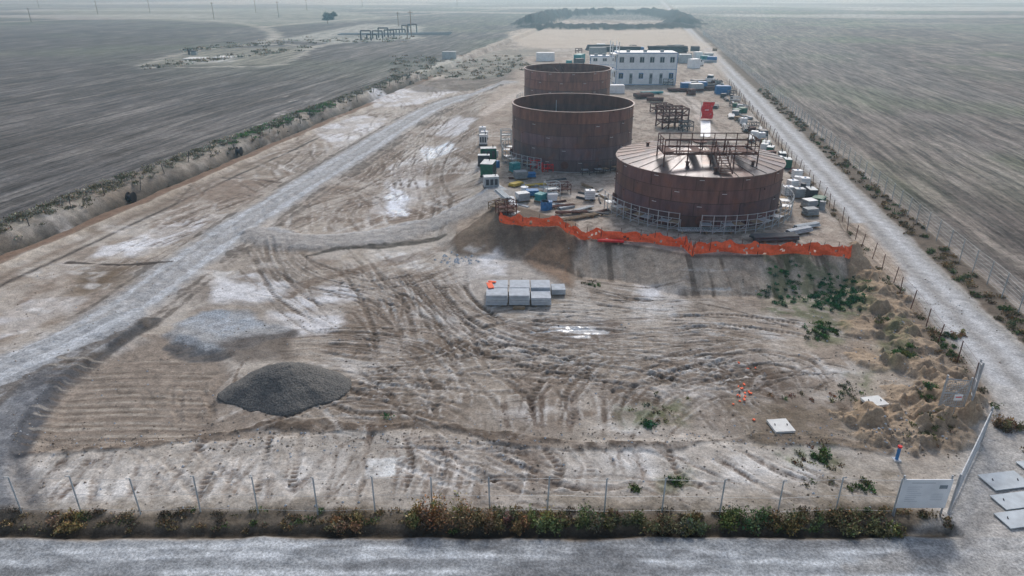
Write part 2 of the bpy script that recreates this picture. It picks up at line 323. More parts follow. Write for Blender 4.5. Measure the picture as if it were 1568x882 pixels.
front=[[(345,668),(310,710),(268,772)],[(440,655),(432,700),(418,770)],[(505,690),(470,735),(440,765)],[(570,640),(560,700),(520,770)],[(640,660),(655,710),(640,770)],[(690,680),(760,720),(830,750)],[(640,690),(720,690),(830,700)],[(850,600),(850,660)],[(270,690),(300,720),(340,765)],[(130,700),(90,740),(60,775)],[(200,690),(180,730),(170,775)],[(700,740),(800,735),(900,750),(1000,740)],[(1020,680),(1040,730),(1100,760)],[(850,680),(880,720),(870,765)],[(1100,690),(1190,740),(1250,760)],[(790,600),(800,660)],[(900,600),(905,655)]]
for t in front: track(t,rr.choice((0,1.8)),.42,(.17,.13,.10),.9,cleat=rr.choice((.38,0,.42)),dh=-.09,ra=.45)
for i in range(120):
    t=rr.choice(front); ox=rr.gauss(0,60); oy=rr.gauss(0,8); track([(u+ox,min(max(v+oy,690),778)) for u,v in t],rr.choice((0,0,1.8)),rr.uniform(.15,.35),rr.choice((dk,(.22,.17,.13),(.6,.56,.5))),rr.uniform(.35,.75),cleat=rr.choice((0,0,.35)),dh=-.035,ra=.25)
for i in range(140):
    u=rr.uniform(400,740); v=rr.uniform(150,370); x,y=P(u,v)
    if x>-4: continue
    an=math.pi/2+rr.gauss(.0,.6); L=rr.uniform(4,14); cv=rr.uniform(-.2,.2); pts=[];px_,py_=x,y
    for k_ in range(5):
        pts.append((px_,py_)); px_+=math.cos(an)*L/4; py_+=math.sin(an)*L/4; an+=cv
    track(pts,2.0,.5,rr.choice((dk,dk,(.58,.54,.48),(.2,.15,.11))),.65,world=True)
for i in range(130):
    w=rr.uniform(58,180); x,y=UW(rr.uniform(-55,-38),w); an=math.pi/2-.2+rr.gauss(0,.45); L=rr.uniform(4,13); cv=rr.uniform(-.15,.15); pts=[];px_,py_=x,y
    for k_ in range(5):
        pts.append((px_,py_)); px_+=math.cos(an)*L/4; py_+=math.sin(an)*L/4; an+=cv
    track(pts,rr.choice((0,2.2)),.45,rr.choice((dk,(.58,.54,.48),(.24,.18,.13),(.22,.17,.125))),.6,world=True)
# ---- haul road (laid over the worked soil)
G1=(.36,.35,.33)
haul=[(-160,660),(-60,600),(60,545),(170,490),(240,440),(300,395),(365,350),(430,308),(500,265),(565,225),(620,190),(670,163),(720,148),(775,140)]
stroke(haul,8.5,(.42,.375,.32),.5,dh=.1,soft=.3,nz=.9)
stroke(haul,5.2,G1,.85,dh=.15,soft=.35,nz=.8,grav=.5,mod=.15)
area([(-250,700),(-120,600),(0,560),(90,520),(170,490),(235,470),(225,500),(150,545),(95,590),(45,650),(20,720),(30,790),(-200,800)],(.345,.34,.325),.85,soft=.35,nz=.7,dh=.3,grav=.5,mod=.1)
stroke([(235,492),(160,545),(100,590),(52,645),(30,700)],1.2,(.10,.095,.09),.88,nz=.35)
q_=smooth_pts([P(u,v) for u,v in haul]); a_=np.array(q_); T=np.gradient(a_,axis=0); T/=np.linalg.norm(T,axis=1)[:,None]; Nn=np.stack([-T[:,1],T[:,0]],1)
for off,aa in ((-1.6,.8),(1.5,.7),(.1,.3)):
    stroke([tuple(p) for p in (a_+Nn*off)[::4]],.9,(.50,.495,.475),aa,nz=.3,mod=.4,world=True)
for off in (-3.2,3.2,-4.1):
    stroke([tuple(p) for p in (a_+Nn*off)[::4]],.55,(.15,.125,.10),.75,nz=.6,mod=.6,world=True)
stroke([(20,780),(0,720),(20,660),(80,590)],3,(.14,.14,.142),.75,nz=.5,mod=.4)
br=[(400,360),(470,372),(560,366),(640,350),(700,338),(765,322)]
stroke(br,4.6,(.37,.345,.31),.85,dh=.35,soft=.35,nz=.6,grav=.4,mod=.15)
stroke([(400,352),(470,362),(560,358),(700,330),(760,316)],.7,(.48,.46,.43),.6,nz=.3,mod=.4)
stroke([(470,392),(520,382),(600,376),(680,364)],.8,(.08,.07,.055),.85,nz=.4,mod=.2)
stroke([(440,455),(480,430),(640,392),(690,378)],1.0,(.2,.15,.11),.6,nz=.6,mod=.5)
stroke([(105,402),(180,405),(262,404)],.5,(.07,.055,.045),.85,nz=.3); stroke([(342,272),(390,274),(428,280)],.7,(.12,.09,.07),.85,nz=.3)
# graded smooth patch, gravel spread
area([(60,690),(95,600),(170,545),(250,510),(345,545),(340,600),(330,660),(180,680)],(.29,.24,.19),.92,soft=.7,nz=.6,dh=-.2)
for i in range(26):
    v=552+i*5; stroke([(100+random.uniform(-20,30)+(i*-2),v+5),(200,v+random.uniform(-2,2)),(320+random.uniform(-40,10),v+random.uniform(-3,6))],random.uniform(.12,.3),(.18,.14,.105) if i%2 else (.44,.39,.32),.5,dh=-.015,nz=.12,mod=.5)
area([(245,510),(300,482),(380,476),(435,500),(440,520),(380,535),(290,540)],(.28,.29,.29),.9,soft=.5,nz=1.4,grav=1,mod=.35)
area([(255,500),(320,480),(390,482),(420,500),(340,515)],(.4,.42,.43),.6,soft=.5,nz=1.2,grav=1,mod=.5,modn=n_f)
stroke([(265,528),(300,543),(350,542)],1.3,(.10,.10,.10),.8,nz=.6,mod=.3)
area([(330,520),(440,510),(450,548),(360,560)],(.11,.085,.065),.9,soft=.6,nz=1.3,mod=.3)
WB=(.36,.38,.39)
stroke([(815,509),(850,506),(890,507),(928,509)],.4,WB,.95,dh=-.05,nz=.35,wet=1.,mod=.4); stroke([(835,500),(905,502)],.22,WB,.8,nz=.3,wet=1.,mod=.4); stroke([(840,514),(900,516)],.22,WB,.8,nz=.3,wet=1.,mod=.4)
# pad wheel tracks
for t in ([(1040,150),(1060,165),(1085,200),(1120,215)],[(1000,140),(1050,150),(1075,170)],[(740,175),(780,150),(800,140)],[(900,320),(940,310),(930,290)],[(830,290),(890,300),(935,300)]):
    stroke(t,2.6,(.54,.48,.41),.7,z=PAD,nz=.4,mod=.4)
for t in ([(1035,150),(1055,165),(1075,200),(1110,225)],[(1045,150),(1070,165),(1100,200)],[(990,145),(1045,148),(1065,175)],[(1030,160),(1060,190),(1075,215)]):
    stroke(t,.6,(.22,.18,.14),.6,z=PAD,nz=.3,mod=.4)
# rough mounds at right
def bump(u,v,rx,ry,h,col=None):
    x,y=P(u,v); R=max(rx,ry)*2.2; sl=sl_of(x-R,x+R,y-R,y+R)
    d=np.sqrt(((X[sl]-x)/rx)**2+((Y[sl]-y)/ry)**2)+WX[sl]*1.2+WX2[sl]*1.3
    m=np.clip(1-d,0,1); m=m*(2-m)*.75; Hh[sl]+=h*m*(.5+1.*n_f[sl])
    if col: mixc(sl,sst(0,.25,m),col,.8)
tan=(.39,.295,.20)
for u,v,rx,ry,h in((1355,470,1.6,2.2,1.1),(1372,500,1.5,2,1.0),(1395,530,1.6,2,1.1),(1410,565,1.8,2,1.2),(1440,600,1.6,1.8,1.2),(1375,655,2.2,1.6,1.1),(1345,640,1.4,1.2,.8),(1430,640,1.8,1.4,.9),(1455,670,1.6,1.2,.8),(1320,505,1.3,1.4,.6),(1340,555,1.4,1.4,.6),(1380,600,1.2,1.2,.7),(1470,620,1.5,1.5,.8),(1340,440,1.5,2,.9),(1330,420,1.5,2,.9)):
    bump(u,v,rx*1.25,ry*1.25,h*.75,tan)
area([(1290,500),(1340,440),(1400,480),(1490,600),(1480,690),(1400,700),(1300,680),(1340,600)],(.34,.265,.19),.5,soft=1,nz=1.5,mod=.5)
for p in ([(1165,425),(1250,420),(1335,435),(1325,480),(1250,490),(1170,475)],[(1225,490),(1290,490),(1290,525),(1240,530)],[(955,620),(1060,610),(1060,650),(960,655)],[(1010,735),(1060,725),(1080,750),(1020,760)],[(1170,690),(1280,690),(1290,720),(1200,715)],[(1290,570),(1330,560),(1330,600)],[(1350,480),(1390,490),(1400,560),(1350,560)]):
    area(p,(.13,.15,.07),.6,soft=.7,nz=1.2,mod=.8,modn=n_f)
# front verge and front road
k=(1-sst(27.4,28.0,Y+WX*1.2))*sst(25.8,26.2,Y+WX*.6)*(X<22.5); mixc(ALL,k,(.15,.12,.085),.85)
k=np.exp(-((Y-26.35+WX*.5)/.35)**2)*(X<22.5); Hh-=.3*k; mixc(ALL,k,(.05,.04,.03),.75)
fr_=(1-sst(25.7,26.1,Y+WX*.8))*sst(10,11,Y); mixc(ALL,fr_,(.30,.298,.285)); GRAV[:]=np.maximum(GRAV,fr_*.7)
mixc(ALL,fr_*sst(.45,.6,fbm(X*.2,Y*.8,55,4)),(.2,.195,.185),.65)
for c0 in (25.0,24.35,23.4,21.5): mixc(ALL,np.exp(-((Y-c0+WX*.5+(n_big-.5)*2)/.28)**2)*sst(.35,.6,fbm(X*.35,Y*1.5,51,3))*fr_,(.53,.525,.50),.85)
k=(Y<10)*1.0; mixc(ALL,k,(.12,.11,.10))
area([(1480,700),(1500,640),(1530,590),(1700,620),(1800,900),(1480,900),(1440,860),(1470,800),(1390,815),(1450,770)],(.45,.42,.375),.85,soft=.5,nz=.8,grav=.5,mod=.15)
stroke([(1300,870),(1420,850),(1500,800),(1560,720)],1.,(.34,.31,.27),.5,nz=.4)
# distant well pad, tracks and spoil area
ST=(.44,.42,.35)
for t,w in (([(215,100),(300,78),(400,68),(470,72),(430,98),(330,102),(225,104)],4),([(400,68),(420,55),(400,42),(330,32),(180,28),(0,34)],7),([(420,60),(560,52),(640,58),(540,62),(440,80)],6),([(650,110),(700,92),(780,88)],5),([(0,10),(300,14),(700,12),(1500,8)],14),([(400,42),(480,34),(620,24),(780,14)],8)):
    stroke(t,w,ST,.8,nz=2,mod=.4)
area([(225,98),(330,75),(470,70),(440,98),(330,100)],(.27,.26,.2),.8,soft=3,nz=3,mod=.3)
area([(280,92),(350,84),(360,94),(290,98)],(.5,.5,.46),.7,soft=2,nz=2,mod=.4)
area([(420,62),(560,36),(650,40),(640,60),(520,66)],(.40,.40,.34),.8,soft=4,nz=4,mod=.3)
area([(0,18),(200,12),(500,14),(620,28),(420,40),(150,26)],(.34,.35,.28),.6,soft=12,nz=8,mod=.4)
area([(775,50),(830,38),(1040,40),(1090,72),(1060,80),(800,72)],(.50,.43,.34),.9,soft=3,nz=3,mod=.25)
area([(1070,75),(1100,74),(1115,122),(1060,118)],(.46,.40,.33),.7,soft=2,nz=2)
area([(600,130),(700,120),(790,120),(790,135),(650,142)],(.15,.125,.10),.75,soft=1.5,nz=2,mod=.3)
area([(640,112),(700,95),(800,90),(800,120),(720,122)],(.2,.19,.15),.8,soft=2,nz=3,mod=.3)
area([(700,90),(780,75),(840,74),(840,92),(760,100)],(.27,.25,.2),.6,soft=2,nz=3,mod=.4)
stroke([(640,120),(690,108),(790,98)],2,(.4,.35,.27),.6,nz=1)
for t,h in (([(812,38),(835,28),(870,24),(930,22),(990,22),(1035,28),(1045,38)],6),([(825,42),(900,44),(980,44),(1040,42)],3.2)):
    pts=smooth_pts([P(u,v) for u,v in t]); sl,D,S=distline(pts,40)
    m=np.clip(1-(D+WX[sl]*12)/15,0,1); Hh[sl]+=h*m*(.7+.6*n_mid[sl]); mixc(sl,sst(.02,.12,m),(.016,.014,.012),.97); mixc(sl,sst(.3,.5,m)*sst(.45,.6,n_mid[sl]),(.05,.042,.035),.8); FIELD[sl]*=1-sst(.0,.1,m)
FIELD=np.clip(FIELD,0,1)*(1-rd)
near=(1-sst(70,110,Y))*(1-fl)*(1-rd)
Hh+=near*(n_ff-.5)*.05
Hh+=FIELD*(1-sst(90,160,Y))*(n_f-.5)*.16
work=(1-FIELD)[...,None]
Cm=np.array((.335,.29,.242))[None,None,:]
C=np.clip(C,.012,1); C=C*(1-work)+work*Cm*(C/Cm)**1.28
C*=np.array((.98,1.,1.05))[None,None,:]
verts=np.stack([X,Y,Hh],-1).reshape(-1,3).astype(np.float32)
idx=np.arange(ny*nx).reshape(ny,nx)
q=np.stack([idx[:-1,:-1],idx[:-1,1:],idx[1:,1:],idx[1:,:-1]],-1).reshape(-1,4).astype(np.int32)
def fastmesh(name,v,f,mats,col=None,mask=None,smooth=True):
    me=bpy.data.meshes.new(name); k=f.shape[1]
    me.vertices.add(len(v)); me.vertices.foreach_set('co',np.ascontiguousarray(v,dtype=np.float32).ravel())
    me.loops.add(f.size); me.loops.foreach_set('vertex_index',np.ascontiguousarray(f,dtype=np.int32).ravel())
    me.polygons.add(len(f)); me.polygons.foreach_set('loop_start',np.arange(0,f.size,k,dtype=np.int32)); me.polygons.foreach_set('loop_total',np.full(len(f),k,dtype=np.int32))
    for nm,arr in(('Col',col),('Mask',mask)):
        if arr is not None:
            ca=me.color_attributes.new(nm,'FLOAT_COLOR','POINT')
            a4=np.ones((len(v),4),np.float32); a4[:,:3]=arr; ca.data.foreach_set('color',a4.ravel())
    me.update(calc_edges=True)
    me.polygons.foreach_set('use_smooth',np.full(len(f),smooth))
    for m in mats: me.materials.append(m)
    ob=bpy.data.objects.new(name,me); scene.collection.objects.link(ob); return ob
def groundmat():
    m,nt,b=newmat('ground_soil'); N=nt.nodes; L=nt.links
    A=N.new('ShaderNodeAttribute'); A.attribute_name='Col'; M=N.new('ShaderNodeAttribute'); M.attribute_name='Mask'
    sep=N.new('ShaderNodeSeparateColor'); L.new(M.outputs['Color'],sep.inputs[0])
    g=N.new('ShaderNodeNewGeometry')
    def noise(vec,sc,det=6,ro=.6):
        n=N.new('ShaderNodeTexNoise'); n.inputs['Scale'].default_value=sc; n.inputs['Detail'].default_value=det; n.inputs['Roughness'].default_value=ro; L.new(vec,n.inputs['Vector']); return n.outputs['Fac']
    def mr(x,a,b_,c,d):
        r=N.new('ShaderNodeMapRange')
        for i,q_ in enumerate((a,b_,c,d)): r.inputs[i+1].default_value=q_
        L.new(x,r.inputs[0]); return r.outputs[0]
    def mth(op,x,y_):
        n=N.new('ShaderNodeMath'); n.operation=op
        for i,q_ in enumerate((x,y_)):
            if isinstance(q_,(int,float)): n.inputs[i].default_value=q_
            else: L.new(q_,n.inputs[i])
        return n.outputs[0]
    pos=g.outputs['Position']
    a1=noise(pos,1.1,6,.72); a2=noise(pos,7.,3,.8)
    f=mth('MULTIPLY',mr(a1,.32,.68,.68,1.28),mr(a2,.3,.7,.68,1.3))
    sp=mr(a2,.4,.6,.85,1.15); spm=N.new('ShaderNodeMix'); L.new(sep.outputs[1],spm.inputs[0]); spm.inputs[2].default_value=1; L.new(sp,spm.inputs[3])
    f=mth('MULTIPLY',f,spm.outputs[0])
    ro=N.new('ShaderNodeVectorRotate'); ro.rotation_type='Z_AXIS'; ro.inputs['Angle'].default_value=math.atan2(AX[0],AX[1]); L.new(pos,ro.inputs[0])
    sc=N.new('ShaderNodeVectorMath'); sc.operation='MULTIPLY'; sc.inputs[1].default_value=(1.0,.06,0); L.new(ro.outputs[0],sc.inputs[0])
    fu=noise(sc.outputs[0],.8,5,.8)
    ff=mr(fu,.38,.62,.42,1.7)
    fm=N.new('ShaderNodeMix'); L.new(sep.outputs[0],fm.inputs[0]); fm.inputs[2].default_value=1; L.new(ff,fm.inputs[3])
    f=mth('MULTIPLY',f,fm.outputs[0])
    s=N.new('ShaderNodeVectorMath'); s.operation='SCALE'; L.new(A.outputs['Color'],s.inputs[0]); L.new(f,s.inputs['Scale']); L.new(s.outputs[0],b.inputs['Base Color'])
    L.new(mr(sep.outputs[2],0,1,.95,.15),b.inputs['Roughness']); b.inputs['Specular IOR Level'].default_value=.15
    h=mth('ADD',mth('MULTIPLY',a1,.35),mth('ADD',mth('MULTIPLY',a2,.15),mth('MULTIPLY',mth('MULTIPLY',fu,sep.outputs[0]),.9)))
    bp=N.new('ShaderNodeBump'); bp.inputs['Distance'].default_value=.22; L.new(h,bp.inputs['Height'])
    wm=N.new('ShaderNodeMath'); wm.operation='SUBTRACT'; wm.inputs[0].default_value=.9; L.new(sep.outputs[2],wm.inputs[1]); wm.use_clamp=True; L.new(wm.outputs[0],bp.inputs['Strength'])
    L.new(bp.outputs[0],b.inputs['Normal'])
    return m
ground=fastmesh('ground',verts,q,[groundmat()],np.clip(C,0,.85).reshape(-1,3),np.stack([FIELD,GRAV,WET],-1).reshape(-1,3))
def gz(x,y):
    j=min(max(np.searchsorted(ys,y),1),ny-1); i=min(max(np.searchsorted(xs,x),1),nx-1)
    return float(Hh[j,i])
def G(u,v,z=0.):
    x,y=P(u,v,z); return (x,y,gz(x,y))
# ================================================================= VEGETATION
def leafmass(name,clumps,seed=1):
    r=np.random.default_rng(seed); VV=[];CC=[]
    for (x,y,z,rx,ry,rz,col,n,s) in clumps:
        n=int(n); th=r.random(n)*2*math.pi; ph=np.arccos(r.random(n)*1.0); rad=(.25+.75*r.random(n)**.6)
        lump=.65+.4*np.sin(th*3+x*7)*np.cos(ph*4+y*3)+.45*r.random(n)
        px=x+rx*rad*lump*np.sin(ph)*np.cos(th); py=y+ry*rad*lump*np.sin(ph)*np.sin(th); pz=z+rz*rad*lump*np.cos(ph)
        c=np.stack([px,py,pz],1)
        d=r.normal(size=(n,3)); d[:,2]=np.abs(d[:,2])+.4; d/=np.linalg.norm(d,axis=1)[:,None]
        e=np.cross(d,r.normal(size=(n,3))); e/=np.linalg.norm(e,axis=1)[:,None]+1e-9
        ss=s*(.5+r.random(n))[:,None]
        v=np.stack([c-e*ss*.35,c+e*ss*.35,c+d*ss],1)
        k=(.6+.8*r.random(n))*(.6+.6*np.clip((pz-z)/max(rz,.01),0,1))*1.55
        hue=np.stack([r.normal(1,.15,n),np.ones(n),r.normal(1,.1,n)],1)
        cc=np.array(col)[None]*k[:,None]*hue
        VV.append(v.reshape(-1,3)); CC.append(np.repeat(cc,3,axis=0))
    V=np.concatenate(VV); Cc=np.clip(np.concatenate(CC),0,1)
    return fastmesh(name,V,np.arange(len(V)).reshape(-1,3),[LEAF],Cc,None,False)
GR=(.085,.12,.045); DRY=(.2,.145,.075); STR=(.32,.29,.22); OL=(.13,.12,.065); DG=(.04,.085,.03)
def shrub(u,v,w,h,col,n=900,s=.11,name='shrub'):
    x,y,z=G(u,v); cl=[]; r_=random.Random(int(u))
    for i in range(7): cl.append((x+r_.uniform(-.4,.4)*w,y+r_.uniform(-.3,.3)*min(w,1.6),z,w*r_.uniform(.14,.28),w*.2,h*r_.uniform(.5,1.05),tuple(q*r_.uniform(.75,1.2) for q in col),n//3,s))
    leafmass(name,cl,int(u+v))
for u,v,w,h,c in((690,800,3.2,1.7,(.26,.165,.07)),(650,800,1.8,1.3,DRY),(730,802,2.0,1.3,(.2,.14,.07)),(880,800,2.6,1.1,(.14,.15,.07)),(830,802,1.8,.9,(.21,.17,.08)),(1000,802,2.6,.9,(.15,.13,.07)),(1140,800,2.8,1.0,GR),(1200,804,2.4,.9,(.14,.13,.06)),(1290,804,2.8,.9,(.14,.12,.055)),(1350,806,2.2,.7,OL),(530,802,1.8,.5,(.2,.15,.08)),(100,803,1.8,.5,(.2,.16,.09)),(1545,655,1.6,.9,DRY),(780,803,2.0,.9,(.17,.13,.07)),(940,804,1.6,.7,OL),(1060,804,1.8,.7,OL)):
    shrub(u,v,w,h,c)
cl=[]
for i in range(200):
    x=rr.uniform(-26,22.3); y=rr.uniform(26.5,27.7); big=1 if x>-4 else .5
    cl.append((x,y,gz(x,y),rr.uniform(.2,.6),.25,rr.uniform(.12,.42)*big,rr.choice((GR,DRY,OL,DRY,(.14,.11,.07),(.08,.065,.045))),rr.randint(40,160)*big,.1))
leafmass('weed_verge',cl,5)
cl=[]
for i in range(300):
    u=rr.uniform(30.3,32.6); w=25+170*rr.random()**1.6; x,y=UW(u,w)
    cl.append((x,y,gz(x,y),rr.uniform(.3,.8),.5,rr.uniform(.12,.45),rr.choice((GR,DRY,OL,DRY,(.14,.11,.07))),130 if w<80 else 40,.12 if w<80 else .22))
for i in range(60):
    w=34+70*rr.random(); x,y=UW(rr.uniform(23.2,24.4),w); cl.append((x,y,gz(x,y),.5,.5,rr.uniform(.12,.3),rr.choice((GR,OL,DRY)),80,.12))
leafmass('fence_line_weeds',cl,6)
cl=[]
for i in range(620):
    w=40+165*rr.random()**1.3; u=rr.gauss(-69.0,1.0); x,y=UW(u,w); f=1 if w<100 else .4
    cl.append((x,y,gz(x,y),rr.uniform(.4,1.4),.8,rr.uniform(.12,.38),rr.choice((STR,STR,(.26,.24,.2),(.2,.19,.15),OL,OL)),70*f+12,.2 if w<100 else .3))
for i in range(60):
    x,y=UW(rr.gauss(-68.5,.8),rr.uniform(105,150)); cl.append((x,y,gz(x,y),1.2,.9,.25,(.07,.18,.045),50,.25))
for i in range(80):
    w=55+150*rr.random(); x,y=UW(rr.gauss(-65,.8),w); cl.append((x,y,gz(x,y),.7,.5,.25,rr.choice((OL,DRY,(.08,.07,.05))),40,.18))
leafmass('ditch_dry_grass',cl,7)
cl=[]
def patch(u0,u1,v0,v1,n,col,k=60,h=.25,s=.11,r=.35):
    for i in range(n):
        x,y,z=G(rr.triangular(u0,u1),rr.triangular(v0,v1))
        cl.append((x,y,z,rr.uniform(.4,1.3)*r,r,rr.uniform(.4,1.2)*h,tuple(q_*rr.uniform(.7,1.3) for q_ in col),k,s))
patch(1160,1230,425,470,44,(.05,.12,.05)); patch(1230,1335,430,480,120,(.035,.10,.045),h=.3); patch(1230,1290,490,528,34,(.07,.12,.045))
patch(1345,1405,540,562,22,(.11,.13,.05),k=110); patch(1330,1365,488,505,10,OL); patch(1395,1430,610,622,10,GR,100); patch(1240,1275,690,712,10,GR,90); patch(975,1010,645,657,7,(.05,.13,.05),60)
patch(950,1070,600,660,10,OL,20,.1); patch(1010,1060,730,750,12,GR,30,.1); patch(1270,1330,560,640,16,OL,30,.15); patch(585,598,634,642,2,(.05,.12,.05),40); patch(880,930,430,440,8,GR,40,.12); patch(1150,1290,600,615,6,DRY,40,.15); patch(1200,1300,650,760,16,OL,30,.12); patch(1300,1340,735,760,9,GR,50,.15); patch(1410,1470,505,545,12,GR,100); patch(955,985,745,755,5,GR,50,.12)
patch(1380,1470,640,700,20,(.13,.13,.06),40,.2);patch(1455,1475,500,530,6,DRY,100,.4)
leafmass('ground_weeds',cl,8)
cl=[]
for i in range(200):
    u=rr.uniform(600,810); v=rr.uniform(86,122); x,y=P(u,v); cl.append((x,y,gz(x,y),1.6,1.6,rr.uniform(.15,.5),rr.choice((OL,DRY,STR,STR,(.22,.15,.09))),18,.5))
for i in range(170):
    t=rr.random(); u,v=[(220+260*t,104-32*t),(280+160*t,76-10*t),(430+200*t,64-4*t)][rr.randint(0,2)]; x,y=P(u+rr.gauss(0,4),v+rr.gauss(0,2)); cl.append((x,y,0,2.2,2.,rr.uniform(.2,.6),rr.choice((STR,OL,STR,DRY)),14,.7))
leafmass('far_scrub',cl,9)
def tree(u,v,h,w):
    b=B('tree'); x,y=P(u,v); b.beam((x,y,-.2),(x,y,h*.55),.35,wood,8,r2=.15)
    for k_ in range(6):
        an=k_*1.05; b.beam((x,y,h*.3),(x+math.cos(an)*w*.35,y+math.sin(an)*w*.35,h*.7),.12,wood,5,r2=.04)
    par=b.done()
    cr=[(x+rr.gauss(0,w*.18),y+rr.gauss(0,w*.18),h*rr.uniform(.25,.65),w*.28,w*.28,h*.3,(.04,.06,.035),260,.9) for _ in range(9)]
    o=leafmass('crown',cr,11); o.parent=par
tree(502,36,8,9)
# ================================================================= TANKS
def tank(name,cx,cy,z0,R,H,courses,tints,roof=0.,nseg=96,npl=12,seed=0):
    b=B(name); r_=random.Random(seed); ch=H/courses
    tones={}
    for c in range(courses):
        za=c*ch; zb=za+ch; base=tints[c]
        off=(c%2)*(nseg//npl//2); Ro=R-.012*c
        for i in range(nseg):
            pl=((i+off)//(nseg//npl))%npl
            if (c,pl) not in tones: tones[(c,pl)]=(r_.uniform(.75,1.25),r_.uniform(.9,1.15))
            k,hu=tones[(c,pl)]; col=(base[0]*k,base[1]*k,base[2]*k*hu)
            a0=2*math.pi*i/nseg; a1=2*math.pi*(i+1)/nseg
            pts=lambda rad,z:[(cx+rad*math.cos(a0),cy+rad*math.sin(a0),z0+z),(cx+rad*math.cos(a1),cy+rad*math.sin(a1),z0+z)]
            p=pts(Ro,za);q_=pts(Ro,zb-.05); b.add([p[0],p[1],q_[1],q_[0]],[(0,1,2,3)],RUST,col)
            p=pts(Ro+.012,zb-.05);q_=pts(Ro+.012,zb); b.add([p[0],p[1],q_[1],q_[0]],[(0,1,2,3)],RUST,tuple(t*.35 for t in base))
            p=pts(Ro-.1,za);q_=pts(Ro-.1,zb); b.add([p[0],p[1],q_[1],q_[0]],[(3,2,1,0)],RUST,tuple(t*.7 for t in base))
            if (i+off)%(nseg//npl)==0:
                x,y=cx+(Ro+.01)*math.cos(a0),cy+(Ro+.01)*math.sin(a0); b.box((x,y,z0+(za+zb)/2),(.03,.07,ch-.06),RUST,a0,tuple(t*.4 for t in base))
                if r_.random()<.6:
                    am=a0+.06; b.box((cx+(Ro+.02)*math.cos(am),cy+(Ro+.02)*math.sin(am),z0+zb-.35),(.015,.5,.04),white,am)
                b.box((cx+(Ro+.06)*math.cos(a1),cy+(Ro+.06)*math.sin(a1),z0+zb-.2),(.1,.06,.14),RUST,a1,(.1,.05,.04))
    for i in range(nseg):
        a0=2*math.pi*i/nseg; a1=2*math.pi*(i+1)/nseg; v=[]
        for rad,z in((R-.14,H+.003),(R+.10,H+.003),(R+.10,H-.10),(R-.02,H-.10)):
            for a_ in(a0,a1): v.append((cx+rad*math.cos(a_),cy+rad*math.sin(a_),z0+z))
        b.add(v,[(0,2,3,1),(2,4,5,3),(4,6,7,5)],RUST,(.17,.105,.09))
    n=48
    v=[(cx+(R+.12)*math.cos(2*math.pi*i/n),cy+(R+.12)*math.sin(2*math.pi*i/n),z0+.06) for i in range(n)]; b.add(v,[tuple(range(n))],RUST,(.1,.06,.05))
    v2=[(x,y,z0-.3) for x,y,z in v]; b.add(v+v2,[(i,n+i,n+(i+1)%n,(i+1)%n) for i in range(n)],conc)
    for an,rad,zz in((-1.75,.4,1.0),(-1.2,.18,.7),(-2.3,.15,.6),(3.2,.4,1.)):
        d=Vector((math.cos(an),math.sin(an),0)); p=Vector((cx,cy,z0+zz))+d*(R-.05); b.beam(p,p+d*.3,rad,ruststeel,14); b.beam(p+d*.3,p+d*.36,rad*1.3,ruststeel,14)
    if roof:
        ns=32; rings=[(R+.06,0.),(R*.66,roof*.34),(R*.33,roof*.67),(.5,roof)]
        for i in range(ns):
            for j in range(3):
                k=r_.uniform(.7,1.3); base=(.095,.07,.085) if r_.random()<.7 else (.13,.07,.06)
                col=tuple(t*k for t in base); a0=2*math.pi*i/ns; a1=2*math.pi*(i+1)/ns; am=(a0+a1)/2
                (ra,za),(rb,zb)=rings[j],rings[j+1]
                pp=lambda rr_,z_,a_:(cx+rr_*math.cos(a_),cy+rr_*math.sin(a_),z0+H+.02+z_)
                b.add([pp(ra,za,a0),pp(ra,za,am),pp(ra,za,a1),pp(rb,zb,a1),pp(rb,zb,am),pp(rb,zb,a0)],[(0,1,4,5),(1,2,3,4)],ROOF,col)
            b.beam(pp(R,.03,a0),pp(.6,roof+.03,a0),.03,ROOF,4,(.05,.035,.035))
        b.beam((cx,cy,z0+H+roof-.1),(cx,cy,z0+H+roof+.15),.75,ruststeel,20)
        for an,rr_ in((-2.0,6.5),(-.9,6.8),(-1.6,7.6),(2.6,6.),(.4,6.6),(-.3,5)):
            z=z0+H+roof*(1-rr_/R); x,y=cx+rr_*math.cos(an),cy+rr_*math.sin(an); b.beam((x,y,z),(x,y,z+.35),.16,ruststeel,12); b.beam((x,y,z+.35),(x,y,z+.42),.26,ruststeel,12)
    return b
RB=(.21,.095,.068); PU=(.12,.07,.07); LV=(.145,.10,.11)
T1=(8.53,98.,8.5,10.1-PAD); T2=(10.8,138.6,8.4,10.4-PAD); T3=(20.7,75.1,9.0,5.44)
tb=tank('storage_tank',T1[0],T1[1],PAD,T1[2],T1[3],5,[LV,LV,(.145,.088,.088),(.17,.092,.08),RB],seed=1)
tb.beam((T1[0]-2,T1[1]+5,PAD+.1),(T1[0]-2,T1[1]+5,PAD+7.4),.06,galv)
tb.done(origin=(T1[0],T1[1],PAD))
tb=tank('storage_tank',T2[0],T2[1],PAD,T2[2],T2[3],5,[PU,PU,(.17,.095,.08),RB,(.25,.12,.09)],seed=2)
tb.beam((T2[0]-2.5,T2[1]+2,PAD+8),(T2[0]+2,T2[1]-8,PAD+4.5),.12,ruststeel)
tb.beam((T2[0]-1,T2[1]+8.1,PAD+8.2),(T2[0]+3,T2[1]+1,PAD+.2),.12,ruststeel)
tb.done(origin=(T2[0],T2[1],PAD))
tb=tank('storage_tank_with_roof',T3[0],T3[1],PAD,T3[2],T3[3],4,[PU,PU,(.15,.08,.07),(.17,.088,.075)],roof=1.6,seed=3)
tb.done(origin=(T3[0],T3[1],PAD))
